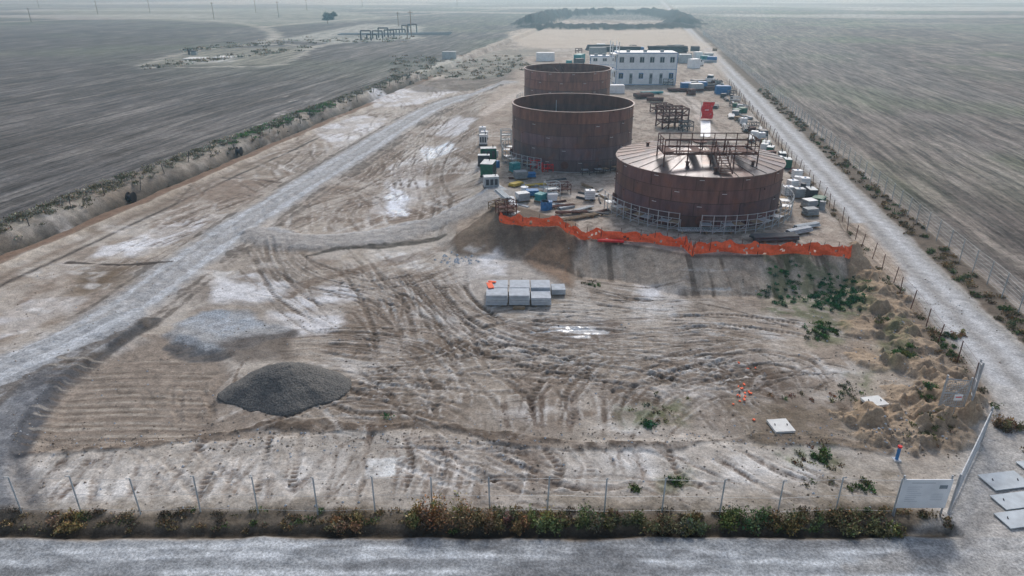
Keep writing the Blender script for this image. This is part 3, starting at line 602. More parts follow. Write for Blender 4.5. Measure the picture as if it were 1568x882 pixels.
# roof walkway
b=B('roof_walkway'); x0,x1,ya,yb=15.6,25.2,69.4,73.0; zd=9.35; zt=10.65
for y in(ya,yb):
    b.box(((x0+x1)/2,y,zd-.1),(x1-x0,.12,.2),ruststeel)
    for z in(zt,zd+.65): b.beam((x0,y,z),(x1,y,z),.05,ruststeel)
    for i in range(9):
        x=x0+(x1-x0)*i/8; b.beam((x,y,zd-.1),(x,y,zt),.05,ruststeel)
        if i%2==0:
            rad=math.hypot(x-T3[0],y-T3[1]); zr=PAD+T3[3]+1.6*(1-rad/9); b.beam((x,y,zr-.05),(x,y,zd-.1),.08,ruststeel)
for x in(x0,x1):
    b.box((x,(ya+yb)/2,zd-.1),(.12,yb-ya-.13,.2),ruststeel)
    for z in(zt,zd+.65): b.beam((x,ya,z),(x,yb,z),.05,ruststeel)
    for i in range(1,3): y=ya+(yb-ya)*i/3; b.beam((x,y,zd-.1),(x,y,zt),.05,ruststeel)
for x in(x0+.5,x1-1.2,21.2,19.2): b.box((x,(ya+yb)/2,zd),(.9,yb-ya-.2,.05),ruststeel)
b.box(((x0+x1)/2,ya+.5,zd+.06),(x1-x0-.3,.7,.05),ruststeel)
for x in(20.7,21.9):
    b.beam((x,ya,zd),(x,66.6,PAD+T3[3]+.25),.07,ruststeel); b.beam((x,ya,zt),(x,66.6,PAD+T3[3]+1.4),.05,ruststeel)
    for i in range(4): t=i/3; y=ya+(66.6-ya)*t; z=zd+(PAD+T3[3]+.25-zd)*t; b.beam((x,y,z),(x,y,z+1.2),.045,ruststeel)
for i in range(9): t=i/8; y=ya+(66.6-ya)*t; z=zd+(PAD+T3[3]+.25-zd)*t; b.box((21.3,y,z),(1.1,.24,.04),ruststeel)
b.done()
def ring_scaf(name,cx,cy,R,a0,a1,n,m,z=PAD,zl=1.0,w=1.1):
    b=B(name)
    for i in range(n+1):
        a=a0+(a1-a0)*i/n
        for rad in(R,R+w):
            x,y=cx+rad*math.cos(a),cy+rad*math.sin(a); b.beam((x,y,gz(x,y)-.05),(x,y,z+zl+(1.1 if rad>R else .1)),.045,m)
        if i<n:
            a2=a0+(a1-a0)*(i+1)/n
            for zz in(z+zl,z+zl+.5,z+zl+1.05,z+.3):
                b.beam((cx+(R+w)*math.cos(a),cy+(R+w)*math.sin(a),zz),(cx+(R+w)*math.cos(a2),cy+(R+w)*math.sin(a2),zz),.03,m)
            if i%3!=1:
                am=(a+a2)/2; L=abs(a2-a)*(R+w/2); b.box((cx+(R+w/2)*math.cos(am),cy+(R+w/2)*math.sin(am),z+zl-.03),(w-.1,L*.96,.05),wood if i%2 else galv,am)
            if i%2: b.beam((cx+(R+w)*math.cos(a),cy+(R+w)*math.sin(a),z+.1),(cx+(R+w)*math.cos(a2),cy+(R+w)*math.sin(a2),z+zl),.03,m)
    return b.done()
ring_scaf('scaffold_walkway',T3[0],T3[1],9.35,math.radians(-172),math.radians(-112),10,palegal,zl=.9)
ring_scaf('scaffold_walkway',T3[0],T3[1],9.35,math.radians(-100),math.radians(8),17,palegal,zl=.9)
ring_scaf('scaffold_walkway',T1[0],T1[1],8.9,math.radians(-205),math.radians(-118),14,palegal,zl=.9)
ring_scaf('scaffold_walkway',T1[0],T1[1],8.9,math.radians(-86),math.radians(-35),9,darkst,zl=.6)
ring_scaf('scaffold_walkway',T2[0],T2[1],8.8,math.radians(-210),math.radians(-140),12,palegal,zl=1.8)
ring_scaf('scaffold_walkway',T2[0],T2[1],8.8,math.radians(-50),math.radians(40),12,palegal,zl=1.2)
# ================================================================= BUILDINGS
def cabin(name,c,L,D,H,storeys,m=white,trim=blue,rz=0.,win=6,doors=3):
    b=B(name); cr,sr=math.cos(rz),math.sin(rz)
    def T(x,y,z): return (c[0]+x*cr-y*sr,c[1]+x*sr+y*cr,c[2]+z)
    hs=H/storeys; n=win
    for s in range(storeys):
        z=s*hs; b.box(T(0,D/2,z+hs/2),(L-.1,D,hs-.16),m,rz)
        b.box(T(0,D/2,z+.05),(L+.06,D+.08,.12),trim if s==0 else m,rz); b.box(T(0,D/2,z+hs-.06),(L+.1,D+.1,.12),trim,rz)
        for i in range(n+1): b.box(T(-L/2+L*i/n,-.03,z+hs/2),(.12,.1,hs-.24),m if i%n else trim,rz)
        for i in range(n):
            x=-L/2+L*(i+.5)/n; w=L/n*.38
            if s==0 and i in (1,3,4)[:doors]:
                b.box(T(x,-.02,z+hs*.4),(w*.8,.08,hs*.66),grey,rz); b.box(T(x,-.07,z+hs*.55),(w*.4,.04,hs*.2),glass,rz)
            else:
                b.box(T(x,-.03,z+hs*.58),(w+.16,.08,hs*.36),trim if s==0 else grey,rz); b.box(T(x,-.08,z+hs*.58),(w,.05,hs*.28),glass,rz)
                b.box(T(x,-.12,z+hs*.58),(.06,.03,hs*.27),white,rz)
        for k_ in (-1,1):
            b.box(T(k_*(L/2),D*.5,z+hs*.58),(.06,D*.3,hs*.35),glass,rz)
    b.box(T(0,D/2,H+.05),(L*.98,D*.96,.1),white,rz)
    for i in range(3): b.box(T(-L*.3+i*L*.28,D*.3,H+.35),(.9,.6,.5),grey,rz)
    return b.done(origin=c)
def PD(u,v): return P(u,v,PAD)+(PAD,)
c=PD(988,130); cabin('site_office_building',(c[0],c[1],PAD),15,6,7.6,2)
c=PD(925,112); cabin('site_cabin',(c[0],c[1],PAD),8,3,4.6,2,win=3,doors=1)
b=B('stair_tower'); x,y,_=PD(940,131)
for dx in(0,1.6):
    for dy in(0,4.5): b.beam((x+dx-.8,y+dy,PAD),(x+dx-.8,y+dy,PAD+10.3),.12,white)
for z in(3.6,7.4): b.box((x,y+2.2,PAD+z),(1.6,4.5,.1),white)
for z in(4.6,8.4,9.3): 
    for dx in(-.8,.8): b.beam((x+dx,y,PAD+z),(x+dx,y+4.5,PAD+z),.05,white)
for k_ in range(2):
    for i in range(10): b.box((x-.4+.8*k_,y+.3+i*.42 if k_==0 else y+4.2-i*.42,PAD+.3+i*.36+k_*3.7),(.75,.35,.06),palegal)
b.done()
def container(name,c,L,W,H,m,rz=0):
    b=B(name); cr,sr=math.cos(rz),math.sin(rz)
    def T(x,y,z): return (c[0]+x*cr-y*sr,c[1]+x*sr+y*cr,c[2]+z)
    b.box(T(0,0,H/2),(L-.1,W-.1,H-.1),m,rz)
    for sx in(-1,1):
        for sy in(-1,1): b.box(T(sx*(L/2-.06),sy*(W/2-.06),H/2),(.14,.14,H),m,rz)
    n=int(L/.5)
    for i in range(1,n): 
        for sy in(-1,1): b.box(T(-L/2+L*i/n,sy*(W/2-.04),H/2),(.16,.06,H-.3),m,rz)
    for z in(.08,H-.08):
        for sy in(-1,1): b.box(T(0,sy*(W/2-.03),z),(L-.3,.1,.14),m,rz)
    for k_ in(-.4,.4): b.beam(T(L/2+.02,k_*W*.6,.2),T(L/2+.02,k_*W*.6,H-.2),.03,galv)
    b.box(T(0,0,H+.0),(L*.9,W*.85,.05),m,rz)
    return b.done(origin=c)
for u,v,L,m_,rz in((835,93,6,white,0),(887,96,5,teal,1.2),(1062,104,3,white,.4),(1068,92,2.5,white,0),(1048,96,4,palegal,0),(915,84,6,grey,0),(688,90,5,palegal,0)):
    container('shipping_container',P(u,v,PAD if u>700 else 0)+((PAD if u>700 else 0),),L,2.4,2.6,m_,rz)
def pipes(name,c,L,r,n,rows,m,rz=0,timber=True):
    b=B(name); d=Vector((math.cos(rz),math.sin(rz),0)); e=Vector((-d.y,d.x,0)); c=Vector(c)
    if timber:
        for k_ in(-.3,.3): b.box(c+d*L*k_+Vector((0,0,.08)),(.15,n*2*r+.3,.16),wood,rz)
    for j in range(rows):
        for i in range(n-j):
            p=c+e*((i-(n-j-1)/2)*2*r)+Vector((0,0,(.16 if timber else 0)+r+j*r*1.73)); o=random.uniform(-.03,.03)*L
            b.beam(p-d*(L/2-o),p+d*(L/2+o),r*.98,m,8)
            b.beam(p-d*(L/2-o+.004),p-d*(L/2-o-.02),r*.7,black,8)
    return b.done()
for u,v,L,r,n,rows,m_,rz,z in((1022,82,14,.35,6,4,black,0,PAD),(950,80,14,.35,6,3,black,0,PAD),(1030,90,12,.3,5,3,black,.05,PAD),(918,78,10,.3,5,4,darkst,0,PAD)):
    pipes('pipe_stack',P(u,v,z)+(z,),L,r,n,rows,m_,rz)
def truck(name,u,v,rz,m_,z=PAD,s=1.):
    x,y=P(u,v,z); b=B(name); cr,sr=math.cos(rz),math.sin(rz)
    def T(X_,Y_,Z_): return (x+(X_*cr-Y_*sr)*s,y+(X_*sr+Y_*cr)*s,z+Z_*s)
    q_=lambda *a:tuple(k*s for k in a)
    b.box(T(0,0,.65),q_(5.2,1.9,.55),m_,rz); b.box(T(1.75,0,1.0),q_(1.5,1.8,.25),m_,rz,taper=.93); b.box(T(.3,0,1.35),q_(1.9,1.75,.75),glass,rz,taper=.8); b.box(T(.3,0,1.75),q_(1.45,1.4,.07),m_,rz)
    b.box(T(-1.7,.88,1.1),q_(1.8,.1,.4),m_,rz); b.box(T(-1.7,-.88,1.1),q_(1.8,.1,.4),m_,rz); b.box(T(-2.55,0,1.1),q_(.1,1.86,.4),m_,rz); b.box(T(-1.7,0,.95),q_(1.7,1.64,.06),black,rz)
    b.box(T(2.62,0,.55),q_(.12,1.7,.25),black,rz)
    for wx in(-1.6,1.7):
        for wy in(-.93,.93): b.beam(T(wx,wy-.1,.38),T(wx,wy+.1,.38),.38*s,tyre,14); b.beam(T(wx,wy-.11,.38),T(wx,wy+.11,.38),.2*s,galv,10)
    return b.done()
truck('pickup_truck',1087,126,1.2,white); truck('pickup_truck',1070,100,1.5,white); truck('pickup_truck',955,86,0.,white)
def pallet(name,c,w,d,h,m_,rz=0,layers=3):
    b=B(name); z=c[2]; cr,sr=math.cos(rz),math.sin(rz)
    for k_ in(-.4,0,.4): b.box((c[0]+k_*w*cr,c[1]+k_*w*sr,z+.06),(.1,d,.12),wood,rz)
    b.box((c[0],c[1],z+.14),(w,d,.03),wood,rz); lh=(h)/layers
    for i in range(layers): b.box((c[0]+random.uniform(-.04,.04),c[1]+random.uniform(-.04,.04),z+.165+lh*(i+.5)),(w*random.uniform(.8,.95),d*random.uniform(.8,.95),lh*.9),m_,rz+random.uniform(-.06,.06))
    return b.done()
def barrel(name,c,m_,r=.3,h=.9):
    b=B(name); z=c[2]
    b.beam((c[0],c[1],z),(c[0],c[1],z+h),r,m_,16)
    for k_ in(.02,.33,.66,.97): b.beam((c[0],c[1],z+h*k_-.02),(c[0],c[1],z+h*k_+.03),r*1.06,m_,16)
    b.beam((c[0]+r*.5,c[1],z+h),(c[0]+r*.5,c[1],z+h+.05),.05,black,8); return b.done()
def genset(name,c,L,W,H,m_,rz=0):
    b=B(name); cr,sr=math.cos(rz),math.sin(rz)
    def T(x,y,z): return (c[0]+x*cr-y*sr,c[1]+x*sr+y*cr,c[2]+z)
    b.box(T(0,0,.12),(L+.1,W+.1,.2),darkst,rz); b.box(T(0,0,.22+H/2),(L,W,H),m_,rz); b.box(T(0,0,.24+H),(L*1.02,W*1.02,.06),palegal,rz)
    for i in range(3): b.box(T(-L*.3+i*L*.3,-W/2-.01,.22+H*.5),(L*.2,.04,H*.6),darkst,rz)
    b.box(T(L/2+.01,0,.22+H*.55),(.04,W*.6,H*.4),darkst,rz)
    b.beam(T(L*.3,0,H+.2),T(L*.3,0,H+.7),.06,black,8); return b.done()
def ibc(name,c,rz=0,m_=white):
    b=B(name); b.box((c[0],c[1],c[2]+.08),(1.2,1.,.14),wood,rz); b.box((c[0],c[1],c[2]+.68),(1.08,.9,1.),m_,rz,taper=.97)
    for i in range(5):
        z=c[2]+.2+i*.24
        for s in(-1,1):
            b.beam((c[0]-.6,c[1]+s*.5,z),(c[0]+.6,c[1]+s*.5,z),.02,galv); b.beam((c[0]+s*.6,c[1]-.5,z),(c[0]+s*.6,c[1]+.5,z),.02,galv)
    b.beam((c[0],c[1],c[2]+1.15),(c[0],c[1],c[2]+1.25),.12,blue,10); return b.done()
def frame(name,c,w,d,h,m_,rz=0,nx_=3,nz_=2,r=.05,brace=True):
    b=B(name); cr,sr=math.cos(rz),math.sin(rz)
    def T(x,y,z): return (c[0]+x*cr-y*sr,c[1]+x*sr+y*cr,c[2]+z)
    for i in range(nx_+1):
        x=-w/2+w*i/nx_
        for y in(-d/2,d/2): b.beam(T(x,y,0),T(x,y,h),r,m_)
        for j in range(1,nz_+1): b.beam(T(x,-d/2,h*j/nz_),T(x,d/2,h*j/nz_),r*.8,m_)
    for j in range(1,nz_+1):
        for y in(-d/2,d/2): b.beam(T(-w/2,y,h*j/nz_),T(w/2,y,h*j/nz_),r,m_)
        if j<nz_ or not brace: b.box(T(0,0,h*j/nz_-.08),(w*.9,d*.8,.05),m_,rz)
    if brace:
        for y in(-d/2,d/2): b.beam(T(-w/2,y,0),T(w/2,y,h),r*.7,m_)
    return b.done()
Q=PD
genset('generator',Q(748,246),2.2,1.3,1.6,green,.1); genset('generator',Q(748,268),2.6,1.6,1.5,green,1.4); genset('welding_unit',Q(740,222),1.2,1.,1.4,white); genset('welding_unit',Q(752,287),1.8,1.2,1.2,palegal,.2); genset('generator',Q(741,254),1.6,1,1.3,darkst)
ibc('ibc_tank',Q(742,212)); ibc('ibc_tank',Q(739,205)); ibc('ibc_tank',Q(903,306)); ibc('ibc_tank',Q(1222,303),0,palegal); ibc('ibc_tank',Q(1205,300)); ibc('ibc_tank',Q(1212,290),.3)
barrel('blue_barrel',Q(834,321),blue,.45,1.); barrel('blue_barrel',Q(840,320),blue,.4,.9); barrel('blue_barrel',Q(762,256),blue); barrel('white_drum',Q(803,296),white,.45,.8); barrel('white_drum',Q(760,240),white)
pallet('pallet_of_materials',Q(797,274),1.8,1.3,.9,grey,.3); pallet('pallet_of_materials',Q(788,264),1.4,1.2,1.2,teal,.5); pallet('pallet_of_materials',Q(812,272),1.4,1.1,.5,blue,.1); pallet('pallet_of_materials',Q(800,308),1.6,1.2,.9,galv,.4);pallet('pallet_of_materials',Q(815,300),1.6,1.2,.6,blue,.2); pallet('pallet_of_materials',Q(845,308),1.3,1.1,.8,white,.1); pallet('pallet_of_materials',Q(790,285),2.,1.1,.3,yellow,.8);pallet('pallet_of_materials',Q(1238,318),1.5,1.3,.8,galv,.3)
pallet('pallet_of_materials',Q(1240,330),1.6,1.2,.7,grey,.2); pallet('pallet_of_materials',Q(828,308),1.4,1.1,.8,teal,.9)
for u,v,L,r,n,rows,m_,rz in((770,302,4,.1,5,2,palegal,1.9),(785,312,3.5,.07,6,2,white,1.7),(765,290,3,.1,4,1,galv,2.),(888,335,4.5,.09,4,1,wood,.5),(905,328,4,.08,3,1,darkst,-.3),(875,328,3.5,.1,3,1,ruststeel,.1),(893,322,3,.07,4,1,palegal,.7),(860,318,3,.08,4,1,ruststeel,.3),(1222,358,3,.08,6,3,galv,.45),(1235,350,3,.1,4,2,palegal,.4),(1186,368,4.5,.12,6,2,darkst,.1),(985,150,4,.45,3,1,ruststeel,.3),(1003,156,3.5,.4,2,1,ruststeel,-.3),(1050,140,8,.15,8,2,ruststeel,0),(1062,136,6,.12,8,3,darkst,0),(998,144,5,.12,6,2,teal,.2),(1095,165,3,.12,5,2,darkst,1.2),(1120,180,4,.1,6,2,galv,1.3),(1150,215,4,.1,5,3,galv,1.3),(1142,200,4,.15,4,2,darkst,1.35),(935,372,2.5,.05,6,2,red,-.1),(968,366,3,.05,7,3,ruststeel,-.1),(820,285,2.6,.06,5,1,yellow,.3)):
    pipes('pipe_bundle',Q(u,v),L,r,n,rows,m_,rz)
r5=random.Random(5)
for i in range(26):
    u=r5.uniform(758,925); v=r5.uniform(268,332)
    if u>870 and v<285: continue
    pipes('pipe_bundle',Q(u,v),r5.uniform(1.2,3),r5.uniform(.04,.08),r5.randint(2,5),r5.randint(1,2),r5.choice((palegal,ruststeel,darkst,wood,white,ruststeel,galv)),r5.uniform(0,3),timber=False)
frame('red_barrier_frame',Q(826,258),2.6,1.4,1.3,red,.1,3,2,.05); frame('red_barrier_frame',Q(838,262),1.4,1.,1.,red,.1,2,2,.05)
frame('steel_frame_skid',Q(1028,195),4.6,3.2,3.4,ruststeel,.15,4,3,.13); frame('steel_frame_skid',Q(1012,172),3.5,2.4,1.6,ruststeel,.3,3,2,.1); frame('steel_frame_skid',Q(1050,200),2,1.5,1.6,darkst,.2,2,2,.07); frame('work_bench',Q(858,296),2.2,1.4,1.2,ruststeel,.2,2,2,.05); frame('tool_rack',Q(775,330),2,1.2,1.6,ruststeel,.3,2,3,.05); frame('tool_rack',Q(762,318),2.,1.,.8,wood,.9,2,2,.05)
frame('scaffold_tower',Q(845,305),1.6,1.2,2.0,palegal,.3,1,3,.04); frame('scaffold_tower',Q(775,220),1.6,1.2,2.2,palegal,.1,1,3,.05)
b=B('scaffold_deck'); x,y=P(1040,358,PAD); x1_,_=P(1123,358,PAD)
for dy in(0,.5,1.0):
    b.beam((x,y+dy,PAD+.3),(x1_,y+dy,PAD+.3),.05,palegal)
for i in range(24): t=x+(x1_-x)*i/23; b.beam((t,y,PAD+.3),(t,y+1.,PAD+.3),.05,palegal)
for t in(x+.3,(x+x1_)/2,x1_-.3): b.box((t,y+.5,PAD+.12),(.15,1.2,.24),wood)
b.done()
kinds=['bin','pallet','gen','barrel','pipes','ibc','frame','pipes','pallet']
for i in range(58):
    w=78+i*1.9; u=rr.uniform(18.2,21.)
    if w<96: u=rr.uniform(20.2,21.2)
    x,y=UW(u,w); c=(x,y,PAD); k_=rr.choice(kinds); rz=AXROT+rr.uniform(-.5,.5)
    cm=rr.choice((grey,white,darkst,palegal,green,blue,ruststeel,darkst,wood))
    if k_=='bin': container('waste_skip',c,1.8,1.2,.9,rr.choice((grey,green,darkst,ruststeel)),rz+1.57)
    elif k_=='pallet': pallet('pallet_of_materials',c,1.2,1.0,rr.uniform(.4,1.),cm,rz)
    elif k_=='gen': genset('generator',c,1.5,.9,1.1,cm,rz+1.57)
    elif k_=='barrel': barrel('oil_drum',c,cm,.32,.95)
    elif k_=='pipes': pipes('pipe_bundle',c,rr.uniform(2,4),.07,5,rr.randint(1,3),rr.choice((darkst,galv,ruststeel)),rz+1.57)
    elif k_=='ibc': ibc('ibc_tank',c)
    else: frame('steel_trestle',c,1.8,1.,1.1,rr.choice((ruststeel,darkst,galv)),rz,2,2,.05)
for i in range(46):
    u=rr.uniform(845,1110); v=rr.uniform(72,100) if rr.random()<.6 else rr.uniform(130,146)
    if v>120: u=rr.uniform(1035,1110) if rr.random()<.8 else rr.uniform(940,1030)
    if v<100 and 900<u<1040 : v=rr.uniform(72,80)
    c=Q(u,v); cm=rr.choice((grey,white,darkst,blue,darkst,ruststeel,teal,wood,palegal))
    k_=rr.randint(0,3)
    if k_==0: container('tool_container',c,rr.uniform(2,3.5),1.8,1.8,cm,rr.uniform(-.3,.3))
    elif k_==1: pallet('pallet_of_materials',c,2.,1.4,rr.uniform(.6,1.2),cm,rr.uniform(-.5,.5))
    elif k_==2: pipes('pipe_bundle',c,rr.uniform(3,7),.14,5,3,rr.choice((darkst,ruststeel,galv)),rr.uniform(-.4,.4))
    else: frame('steel_trestle',c,2.4,1.4,1.5,rr.choice((ruststeel,darkst)),rr.uniform(-.4,.4),2,2,.07)
b=B('red_flag_banner'); x,y,_=Q(1079,183)
n=8
for i in range(n):
    for j in range(5):
        def pt(i_,j_): 
            return (x-.8+1.7*j_/4+.15*math.sin(i_),y-.2+.12*math.sin(i_*1.7+j_),PAD+.2+3.0*i_/n)
        b.add([pt(i,j),pt(i,j+1),pt(i+1,j+1),pt(i+1,j)],[(0,1,2,3)],red)
for k_ in(-.9,1.0): b.beam((x+k_,y-.1,PAD),(x+k_,y-.1,PAD+3.3),.05,galv)
b.box((x+.1,y-.42,PAD+1.8),(.7,.04,.12),white)
b.done()
b=B('white_liner_strip')
for i in range(10):
    for j in range(3):
        def pt(i_,j_):
            v=186+24*i_/10; xx,yy=P(1072+ (1-abs(i_-5)/10)*1+5*j_,v,PAD); return (xx,yy,PAD+.08+.06*math.sin(i_*1.3+j_*2))
        b.add([pt(i,j),pt(i,j+1),pt(i+1,j+1),pt(i+1,j)],[(3,2,1,0)],white)
b.done()
# ================================================================= ORANGE FENCE
def netting(name,px,z,h):
    pts=smooth_pts([P(u,v,z) for u,v in px],14); b=B(name); r_=random.Random(4)
    n=len(pts); tops=[]
    for i,p in enumerate(pts):
        zz=gz(p[0],p[1]); sag=.3*abs(math.sin(i*.23+.6*math.sin(i*.11)))+.12*math.sin(i*.9)*math.sin(i*.13); hh=max(.4,h-sag+r_.uniform(-.06,.06)); lean=.2*math.sin(i*.31)+r_.uniform(-.05,.05)
        tops.append((p[0],p[1],zz,hh,lean))
    for i in range(n-1):
        a=tops[i];c_=tops[i+1]; m=5
        for j in range(m):
            f0=j/m;f1=(j+1)/m
            w=lambda q_,f:(q_[0]+.08*math.sin(f*5+q_[0]*3),q_[1]-q_[4]*f+.10*math.sin(f*6+q_[0]*2),q_[2]+.02+q_[3]*f)
            if r_.random()>.04: b.add([w(a,f0),w(c_,f0),w(c_,f1),w(a,f1)],[(0,1,2,3)],orange)
        if i%7==0: b.beam((a[0],a[1]+.08,a[2]-.2),(a[0]+.05,a[1]+.08,a[2]+h+.15),.03,ruststeel)
    return b.done(smooth=True)
netting('orange_safety_fence',[(765,340),(800,346),(850,352),(880,362),(920,367),(980,371),(1020,376),(1052,380)],PAD,1.15)
netting('orange_safety_fence',[(1048,380),(1060,392),(1068,389),(1110,386),(1160,390),(1215,388),(1260,388),(1305,384)],PAD,1.25)
# ================================================================= CONCRETE SLAB STACK
b=B('concrete_slab_stack')
cols=[(-2.25,-.35),(-.28,1.55),(1.62,3.4)]
for ci,(xa,xb) in enumerate(cols):
    for ri,(ya_,yb_) in enumerate(((52.5,54.1),(54.17,55.9))):
        z=gz(0,54)+.12
        for k_ in(.25,.75): b.box((xa+(xb-xa)*k_,(ya_+yb_)/2,z-.12),(.12,yb_-ya_,.24),wood)
        for l in range(4 if not(ci==2 and ri==0) else 3):
            o=random.uniform(-.04,.04); b.box(((xa+xb)/2+o,(ya_+yb_)/2+random.uniform(-.03,.03),z+.11),(xb-xa-.1,yb_-ya_-.06,.2),conc,random.uniform(-.01,.01)); z+=.235
for l in range(2): b.box((4.1,55.4,gz(4,55)+.2+l*.25),(1.2,1.3,.22),conc,.02)
b.box((-1.9,54.5,gz(0,54)+1.12),(.5,1.2,.05),orange,.2); b.box((-1.75,55.3,gz(0,54)+1.13),(.7,.25,.06),orange,-.3)
b.box((.6,52.1,gz(0,52)+.12),(1.0,.35,.2),wood)
b.done()
def slab(name,u,v,w,d,rz,h=.15,m_=conc,z=0):
    x,y,g=G(u,v,z); b=B(name); b.box((x,y,g+.05+h/2),(w,d,h),m_,rz); b.box((x,y,g+.03),(w*.9,d*.9,.1),m_,rz)
    for k_ in(-.3,.3): b.beam((x+k_*w,y-.05,g+.05+h),(x+k_*w,y+.05,g+.12+h),.03,darkst)
    return b.done()
lc=mat('light_concrete',(.74,.74,.71),.8,0,.15,2); pc=mat('pale_panel',(.56,.61,.64),.7,0,.2,1.5)
slab('concrete_slab',1195,655,1.25,1.3,.1,m_=lc); slab('concrete_slab',1336,627,1.3,1.05,.2,m_=lc)
for u,v,w,d in((1538,738,2.3,1.3),(1554,768,2.1,1.1),(1590,718,1.8,1.3),(1560,796,2.0,1.1)): slab('concrete_slab',u,v,w,d,.16,.05,pc)
for u,v in((300,90),(345,88)): slab('concrete_slab',u,v,7,7,0,.3,lc)
# gravel pile
n=150; gx=np.linspace(-1.25,1.25,n); GX,GY=np.meshgrid(gx,gx)
px_=-15.3+GX*4.1; py_=39.7+GY*3.1
d=np.sqrt(GX**2*(1+.15*GY)+GY**2)+(fbm(px_*.5,py_*.5,61,3)-.5)*.3
hz=np.clip(1-d,0,1); hz=1.95*(hz**.95)*(.9+.2*fbm(px_*.9,py_*.9,62,3)); hz=np.minimum(hz,1.35+.2*fbm(px_*.8,py_*.8,3)+.35*hz/2) 
base=np.array([[gz(a_,b_) for a_,b_ in zip(r1,r2)] for r1,r2 in zip(px_[::10,::10],py_[::10,::10])])
hz=hz+(fbm(px_*8,py_*8,64,2)-.5)*.07*(hz>0)
zz=np.where(d<1.0,base.mean()+.06+hz,base.min()-.6)
idx=np.arange(n*n).reshape(n,n); q2=np.stack([idx[:-1,:-1],idx[:-1,1:],idx[1:,1:],idx[1:,:-1]],-1).reshape(-1,4)
gm=mat('gravel_dark',(.16,.155,.145),.95,0,.5,9,.10)
fastmesh('gravel_pile',np.stack([px_,py_,zz],-1).reshape(-1,3),q2,[gm])
b=B('scattered_rubble')
def stone(x,y,z,s,m_):
    r_=rr; vs=[(x+s*r_.uniform(.6,1)*a_,y+s*r_.uniform(.6,1)*b_,z+s*r_.uniform(.5,.9)*c_) for a_,b_,c_ in((1,0,0),(-1,0,0),(0,1,0),(0,-1,0),(0,0,1),(0,0,-.5))]
    b.add(vs,[(0,2,4),(2,1,4),(1,3,4),(3,0,4),(2,0,5),(1,2,5),(3,1,5),(0,3,5)],m_)
so=mat('soil_clod',(.37,.31,.25),.95,0,.3,5); so2=mat('soil_clod_dark',(.2,.16,.12),.95,0,.3,5)
for i in range(4200):
    u=rr.uniform(20,1480); v=rr.uniform(400,790)
    if rr.random()<.35: v=rr.gauss(675,10)
    if rr.random()<.2: u=rr.gauss(1390,50); v=rr.uniform(450,700)
    x,y,z=G(u,v); stone(x,y,z,rr.choice((.04,.05,.07,.11)),rr.choice((so,so,so,so2,conc)))
for i in range(60):
    x,y,z=G(rr.gauss(700,15),rr.gauss(398,4)); stone(x,y,z,rr.choice((.1,.2)),conc)
b.done()
b=B('orange_netting_scraps')
for i in range(16):
    x,y,z=G(rr.choice((1135,1140,1150,1128))+rr.gauss(0,6),rr.choice((562,590,605,620,635))+rr.gauss(0,5)); b.box((x,y,z+.06),(rr.uniform(.1,.25),rr.uniform(.06,.15),.06),orange,rr.random()*3)
b.done()
# ================================================================= FENCES
b=B('front_fence')
px=[-60,28,120,212,303,393,485,573,661,750,838,926,1015,1104,1193,1283,1370]
pp_=[]
for i,u in enumerate(px):
    x=(u-784)/F*35.0; y=27.5+rr.gauss(0,.05); g=gz(x,y); top=(x+rr.gauss(0,.05),y+rr.gauss(0,.05),g+2.3); b.beam((x,y,g-.2),top,.04,palegal); b.beam(top,(top[0],top[1]-.25,top[2]+.2),.03,palegal); pp_.append((x,y,g,top))
for a,c_ in zip(pp_[:-1],pp_[1:]):
    for f in(.1,.5,.95):
        b.beam((a[0]*(1-f)+a[3][0]*f,a[1]*(1-f)+a[3][1]*f,a[2]+2.3*f),(c_[0]*(1-f)+c_[3][0]*f,c_[1]*(1-f)+c_[3][1]*f,c_[2]+2.3*f),.006,galv,4)
b.done()
def linefence(name,u,w0,w1,st,h,m_,r=.035,nw=4,mesh=0,jit=.05):
    b=B(name); prev=None; w=w0
    while w<w1:
        x,y=UW(u+rr.gauss(0,jit),w); g=gz(x,y); t=(x+rr.gauss(0,jit),y+rr.gauss(0,jit),g+h*rr.uniform(.95,1.03)); b.beam((x,y,g-.2),t,r if w<120 else r*1.4,m_,5)
        if prev:
            for k_ in range(nw):
                f=(k_+1)/nw; b.beam([prev[0][i]*(1-f)+prev[1][i]*f for i in range(3)],[(x,y,g)[i]*(1-f)+t[i]*f for i in range(3)],.009,m_,3)
        prev=((x,y,g),t); w+=st
    return b.done()
linefence('site_boundary_fence',24.0,45,200,3.,1.7,ruststeel,.04,3,jit=.12)
linefence('perimeter_mesh_fence',32.5,22,420,3.,2.3,palegal,.045,7,jit=.03)
linefence('field_edge_fence',-67.0,45,210,6,1.5,darkst,.05,2,jit=.2)
def gate(name,a,c_,h,z0=0.1,nv=14,nh=8):
    b=B(name); a=Vector(a);c_=Vector(c_)
    for p in(a,c_): b.beam(p+Vector((0,0,-.1)),p+Vector((0,0,h+.25)),.06,galv,8)
    for z in(z0,h*.5,h): b.beam(a+Vector((0,0,z)),c_+Vector((0,0,z)),.035,galv)
    for i in range(1,nv): p=a.lerp(c_,i/nv); b.beam(p+Vector((0,0,z0)),p+Vector((0,0,h)),.012,galv,4)
    for i in range(1,nh*2): z=z0+(h-z0)*i/(nh*2); b.beam(a+Vector((0,0,z)),c_+Vector((0,0,z)),.01,galv,4)
    b.beam(a+Vector((0,0,z0)),c_+Vector((0,0,h)),.025,galv)
    return b.done()
gate('site_gate',(22.6,27.6,gz(22.6,27.6)),(27.9,33.4,gz(27.9,33.4)),2.3,nv=26)
gate('pedestrian_gate',(28.3,35.6,gz(28.3,35.6)),(29.9,37.9,gz(29.9,37.9)),2.3,nv=12)
